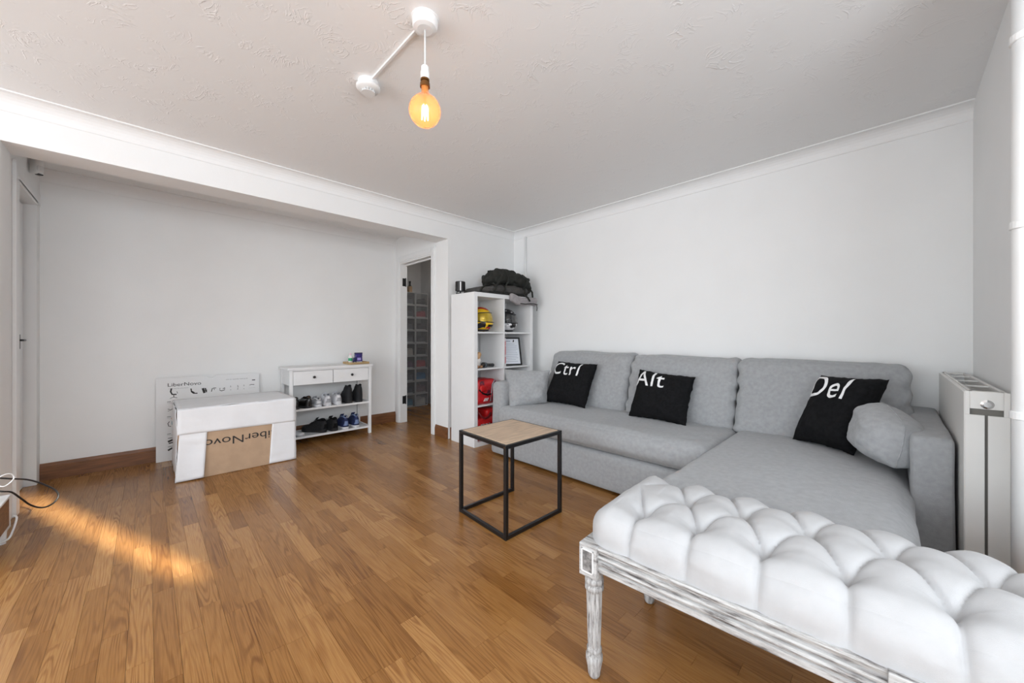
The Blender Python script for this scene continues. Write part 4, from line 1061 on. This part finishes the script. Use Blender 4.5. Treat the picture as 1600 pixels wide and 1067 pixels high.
sheet(quadf((X_, BYa - .004, .352), (X_, BYb + .004, .338), (X_, BYb + .004, BZ + .006), (X_, BYa - .004, BZ + .006)), 30, 12, (1, 0, 0), base=.009).build('wrapping_band', PAPER, cb, smooth=True)
sheet(quadf((X_ + .004, BYa - .016, .004), (X_ + .02, -2.962, .010), (X_, -2.938, .37), (X_, BYa + .01, .37)), 12, 22, (1, 0, 0), base=.006, k=1.6).build('wrapping_flap', PAPER, cb, smooth=True)
sheet(quadf((X_, -2.53, .006), (X_, BYb + .005, .004), (X_, BYb + .004, .35), (X_, -2.508, .345)), 12, 22, (1, 0, 0), base=.006).build('wrapping_flap', PAPER, cb, smooth=True)
sheet(quadf((BXa, BYa - .004, BZ), (X_ + .004, BYa - .004, BZ), (X_ + .004, BYb + .004, BZ), (BXa, BYb + .004, BZ)), 20, 26, (0, 0, 1), base=.008).build('wrapping_top', PAPER, cb, smooth=True)
sheet(quadf((BXa, BYa, .01), (X_ + .006, BYa, .004), (X_ + .004, BYa, BZ + .004), (BXa, BYa, BZ + .004)), 20, 20, (0, -1, 0), base=.008, k=2).build('wrapping_side', PAPER, cb, smooth=True)
sheet(quadf((BXa, BYb, .01), (X_ + .004, BYb, .004), (X_ + .004, BYb, BZ + .004), (BXa, BYb, BZ + .004)), 20, 20, (0, 1, 0), base=.008).build('wrapping_side', PAPER, cb, smooth=True)

# ------------------------------------------------------------------ pendant, detector, conduit, motion sensor
pl = thing('pendant_light', 'bare amber globe bulb hanging on white flex from ceiling rose', 'pendant light', (1.993, -2.472, 1.93))
pc = CAM + ray(664) * 1.513; pc.z = 0
MB().lathe([(0, H - .045), (.030, H - .045), (.046, H - .040), (.050, H - .030), (.051, H - .006), (.056, H - .003), (.056, H), (0, H)], pc, 32).build('ceiling_rose', PLAST, pl, smooth=False)
MB().tube([pc + Vector((0, 0, H - .045)), pc + Vector((0, 0, 2.17))], .0032, 8).build('flex', PLAST, pl, smooth=True)
MB().lathe([(0, 2.182), (.009, 2.182), (.015, 2.176), (.0155, 2.156), (.0175, 2.155), (.0175, 2.125), (.0, 2.125)], pc, 24).build('lamp_holder', PLAST, pl)
MB().lathe([(0, 2.126), (.0175, 2.126), (.018, 2.119), (.0135, 2.117), (.0135, 2.110), (.0195, 2.108), (.0200, 2.094), (.0, 2.094)], pc, 24).build('brass_collar', BRASS, pl)
prof = [(.001, 1.934)]
for k in range(1, 25):
    q = -PI / 2 + PI * .865 * k / 24; prof.append((.0635 * math.cos(q), 1.9975 + .0635 * math.sin(q)))
prof += [(.018, 2.064), (.0155, 2.072), (.0145, 2.084), (.0145, 2.094)]
gb = MB().lathe(prof, pc, 36); gb.f = gb.f[:-1]; bulb = gb.build('bulb', AMBER, pl, smooth=True)
f = MB()
for k in range(6):
    a = 2 * PI * k / 6; b_ = a + PI / 6
    f.tube([pc + Vector((.010 * math.cos(a), .010 * math.sin(a), 2.018)), pc + Vector((.014 * math.cos(b_), .014 * math.sin(b_), 1.965))], .0017, 6)
    f.tube([pc + Vector((.014 * math.cos(b_), .014 * math.sin(b_), 1.965)), pc + Vector((.010 * math.cos(a + PI / 3), .010 * math.sin(a + PI / 3), 2.018))], .0017, 6)
f.build('filament', FILA, bulb)
MB().lathe([(.005, 2.09), (.006, 2.05), (.004, 2.02), (.001, 1.96)], pc, 10).build('glass_stem', AMBER, bulb, smooth=True)
bl = bpy.data.lights.new('bulb_light', 'POINT'); bl.energy = .35; bl.color = (1, .72, .4); bl.shadow_soft_size = .02
blo = bpy.data.objects.new('bulb_light', bl); COL.objects.link(blo); blo.location = (pc.x, pc.y, 1.99); 
hd = thing('heat_detector', 'round white heat detector with radial vents on the ceiling', 'detector', (1.45, -2.47, H - .06))
hc = Vector((1.455, -2.473, 0))
MB().lathe([(0, H - .022), (.046, H - .022), (.05, H - .018), (.05, H), (0, H)], hc, 32).build('base', PLAST, hd)
MB().lathe([(.0, H - .045), (.022, H - .045), (.050, H - .040), (.058, H - .032), (.058, H - .024), (.05, H - .020), (0, H - .020)], hc, 36).build('dome', PLAST, hd, smooth=True)
for k in range(12):
    a = 2 * PI * k / 12; d = Vector((math.cos(a), math.sin(a), 0)); s_ = Vector((-d.y, d.x, 0))
    MB().prism([hc + d * .010 + s_ * .0012 + Vector((0, 0, H - .044)), hc + d * .010 - s_ * .0012 + Vector((0, 0, H - .044)), hc + d * .032 - s_ * .0012 + Vector((0, 0, H - .044)), hc + d * .032 + s_ * .0012 + Vector((0, 0, H - .044))], (0, 0, -.013)).build('vent_rib', PLAST, hd)
MB().lathe([(0, H - .058), (.033, H - .058), (.033, H - .056), (0, H - .056)], hc, 28).build('cap', PLAST, hd)
dv = (pc - hc).normalized(); sd_ = Vector((-dv.y, dv.x, 0))
a = hc + dv * .05; c_ = pc - dv * .05
tag(MB().prism([a + sd_ * .0045 + Vector((0, 0, H - .010)), a - sd_ * .0045 + Vector((0, 0, H - .010)), a - sd_ * .0045 + Vector((0, 0, H)), a + sd_ * .0045 + Vector((0, 0, H))], c_ - a).build('cable_trunking', PLAST), 'straight white trunking on ceiling between rose and detector', 'trunking')
ms = thing('motion_sensor', 'small white alarm motion sensor high in left alcove corner', 'sensor', (-.80, -3.80, 2.19))
M = Matrix.Translation((-.80, -3.815, 2.195)) @ Matrix.Rotation(.75, 4, 'Z')
softbox((-.03, -.022, 0), (.03, .022, .11), .012, n=12, bulge=(.006, 0, 0)).xf(M).build('housing', PLAST, ms, smooth=True)
softbox((.018, -.018, .02), (.038, .018, .06), .008, n=10).xf(M).build('lens', mat('milky_lens', (.75, .75, .75), .25), ms, smooth=True)
MB().box((.005, -.012, -.003), (.034, .012, .004)).xf(M).build('lower_vent', BLACKP, ms)
MB().box((-.034, -.01, .07), (-.028, .01, .085)).xf(M).build('tamper_slot', BLACKP, ms)
MB().tube([(-.82, -3.835, 2.29), (-.81, -3.825, 2.315), (-.815, -3.845, 2.335)], .003, 6).build('wire', PLAST, ms, smooth=True)

# ------------------------------------------------------------------ shoe boxes in the hall
SHX = -1.895
def clear_box(label, y0, y1, z0, z1):
    t = thing('clear_shoe_box', label, 'shoe box', (SHX - .17, (y0 + y1) / 2, z0), 'stacked clear shoe boxes in the hall')
    x0 = SHX - .34; x1 = SHX; e = .003; g = .001
    f = MB(); f.box((x0, y0 + g, z0 + g), (x1 - .01, y0 + g + e, z1 - g)); f.box((x0, y1 - g - e, z0 + g), (x1 - .01, y1 - g, z1 - g)); f.box((x0, y0 + g, z0 + g), (x1 - .01, y1 - g, z0 + g + e)); f.box((x0, y0 + g, z1 - g - e), (x1 - .01, y1 - g, z1 - g)); f.box((x0, y0 + g, z0 + g), (x0 + e, y1 - g, z1 - g))
    f.build('body', CLEARP, t)
    f = MB(); w_ = .012
    for (a, c_) in (((y0 + g, z0 + g), (y1 - g, z0 + w_)), ((y0 + g, z1 - w_), (y1 - g, z1 - g)), ((y0 + g, z0 + w_), (y0 + w_, z1 - w_)), ((y1 - w_, z0 + w_), (y1 - g, z1 - w_))): f.box((x1 - .012, a[0], a[1]), (x1, c_[0], c_[1]))
    f.build('front_frame', CLEARF, t)
    box('front_door', (x1 - .008, y0 + w_, z0 + w_), (x1 - .005, y1 - w_, z1 - w_), CLEARP, t)
    return t
ordn = ['lowest', 'second lowest', 'third lowest', 'fourth lowest', 'middle', 'fourth highest', 'third highest', 'second highest', 'topmost']
RC = [mat('box_white', (.7, .68, .66), .6), mat('box_pinkgrey', (.35, .25, .28), .6, .3), mat('box_blue', (.05, .22, .42), .6), mat('box_red', (.55, .05, .06), .6), mat('box_black', (.03, .03, .03), .6), mat('box_grey', (.15, .15, .17), .6, .3), mat('box_blkwht', (.1, .1, .12), .6), mat('box_redpink', (.5, .1, .12), .6), mat('box_dark', (.04, .04, .04), .6)]
RCN = ['white', 'pinkish grey', 'blue', 'red', 'black', 'grey', 'charcoal', 'pinkish red', 'black and grey']
LC = [mat('box_teal', (.08, .30, .45), .6), mat('box_navy', (.02, .03, .06), .6), mat('box_slate', (.12, .12, .15), .6), mat('box_purple', (.14, .07, .15), .6), mat('box_cream', (.65, .6, .55), .6), mat('box_slate', (1, 1, 1)), mat('box_slate', (1, 1, 1)), mat('box_slate', (1, 1, 1)), mat('box_slate', (1, 1, 1))]
LCN = ['teal blue', 'navy', 'slate grey', 'dull purple', 'cream', 'slate grey', 'slate grey', 'slate grey', 'slate grey']
PITCH = .1975
SOLEW = mat('white_sole', (.7, .7, .7), .6)
for c_, (y0, y1) in enumerate(((-.505, -.282), (-.280, -.057))):
    for k in range(9):
        cn = ('left', 'right')[c_]
        clear_box('clear plastic shoe box, %s in the %s hall column' % (ordn[k], cn), y0, y1, k * PITCH, (k + 1) * PITCH)
        m_ = (LC, RC)[c_][k]; nm = (LCN, RCN)[c_][k]
        for j in range(2):
            yy = (y0 + y1) / 2 + (-.045, .045)[j]
            s = shoe('boxed_shoe', '%s %s-hand shoe inside the %s clear box, %s hall column' % (nm, ('left', 'right')[j], ordn[k], cn), 'shoe', '%s pair in the %s box of the %s hall column' % (nm, ordn[k], cn), m_, SOLEW, m_, L_=.20, top=.085, sh=.022)
            # seen from the side in the tall boxes
            put(s, SHX - (.075, .19)[j], (y0 + y1) / 2 + .098, k * PITCH + .0045, PI / 2)
BOY = onx(640.5, 445, SHX - .12).y
bt_ = thing('dark_bottle', 'dark bottle standing on top of the hall shoe boxes', 'bottle', (SHX - .12, -.40, 9 * PITCH))
MB().lathe([(0, 0), (.032, 0), (.034, .005), (.034, .09), (.022, .115), (.013, .13), (.013, .165), (.016, .167), (.016, .185), (0, .187)], (SHX - .12, BOY, 9 * PITCH), 20).build('body', BLACKP, bt_, smooth=True)
MB().lathe([(.0345, .02), (.035, .022), (.035, .07), (.0345, .072)], (SHX - .12, BOY, 9 * PITCH), 20).build('label_band', mat('brown_label', (.2, .12, .07), .6), bt_)
f = MB().box((SHX - .2, -.355, 9 * PITCH), (SHX - .06, -.305, 9 * PITCH + .10)); kb = thing('small_carton', 'small brown carton beside the dark bottle on hall boxes', 'box', (SHX - .13, -.35, 9 * PITCH)); f.build('carton', CARD, kb, bevel=.002)
box('tape', (SHX - .201, -.336, 9 * PITCH + .02), (SHX - .059, -.324, 9 * PITCH + .1005), mat('brown_tape', (.4, .26, .14), .4), kb)

# ------------------------------------------------------------------ crate and cables at the left edge
cr = thing('cable_crate', 'white rimmed crate with brown panel and coiled cable at left edge', 'crate', (.22, -3.95, 0))
QX0, QX1, QY0, QY1 = .035, .42, -4.12, -3.795
BROWN = mat('brown_board', (.26, .13, .06), .6, .3, 10, stretch=(3, 3, 20))
for k in (0, 1): box('side_board', (QX0, (QY1 - .012, QY0)[k], .085), (QX1, (QY1, QY0 + .012)[k], .235), BROWN, cr)
for k in (0, 1): box('end_board', ((QX0, QX1 - .012)[k], QY0 + .012, .085), ((QX0 + .012, QX1)[k], QY1 - .012, .235), BROWN, cr)
box('lid', (QX0 - .006, QY0 - .006, .235), (QX1 + .006, QY1 + .006, .247), PLAST, cr, bevel=.003)
for (xx, yy) in ((QX0 + .02, QY1 - .02), (QX1 - .02, QY1 - .02), (QX0 + .02, QY0 + .02), (QX1 - .02, QY0 + .02)): MB().lathe([(0, 0), (.014, 0), (.018, .085), (0, .085)], (xx, yy, 0), 12).build('foot', PLAST, cr)
for k in range(5):
    r_ = .045 + k * .02
    MB().tube([(.16 + r_ * math.cos(q), -3.94 + r_ * math.sin(q), .252 + .001 * k) for q in [2 * PI * i / 28 for i in range(28)]], .0045, 6, closed=True).build('coil_turn', PLAST, cr, smooth=True)
f = MB().tube(smooth_pts([onx(21, 806, .03), onx(26, 808, .03), onx(24, 818, .04), onx(19, 832, .05), onx(14, 841, .06), onx(6, 846, .09), onx(-6, 850, .12)]), .0045, 8); wc = f.build('trailing_cord', PLAST, smooth=True); tag(wc, 'thick white cord trailing down the crate side to the floor', 'cord')
def xz(u, v, x): return onx(u, v, x)
cps = [onx(-6, 767, .1), onx(5, 768, .1), onx(18, 769, .08), onx(32, 778, .04), onx(48, 789, 0), onx(66, 793, -.03), onx(82, 787, -.06), onx(91, 776, -.08), onx(88, 767, -.08), onx(76, 760, -.06), onx(58, 753, -.04), onx(40, 749, 0), onx(18, 748, .05), onx(0, 747, .08), onx(-8, 747, .1)]
tag(MB().tube(smooth_pts(cps), .0042, 8).build('black_cable', BLACKP, smooth=True), 'black cable sagging in a loop from the left edge', 'cable')
cps = [onx(-6, 757, .1), onx(6, 760, .1), onx(18, 752, .09), onx(22, 745, .08), onx(16, 740, .09), onx(6, 742, .1), onx(-5, 748, .11)]
tag(MB().tube(smooth_pts(cps), .003, 8).build('white_cable', PLAST, smooth=True), 'thin white cable curling above the crate', 'cable')
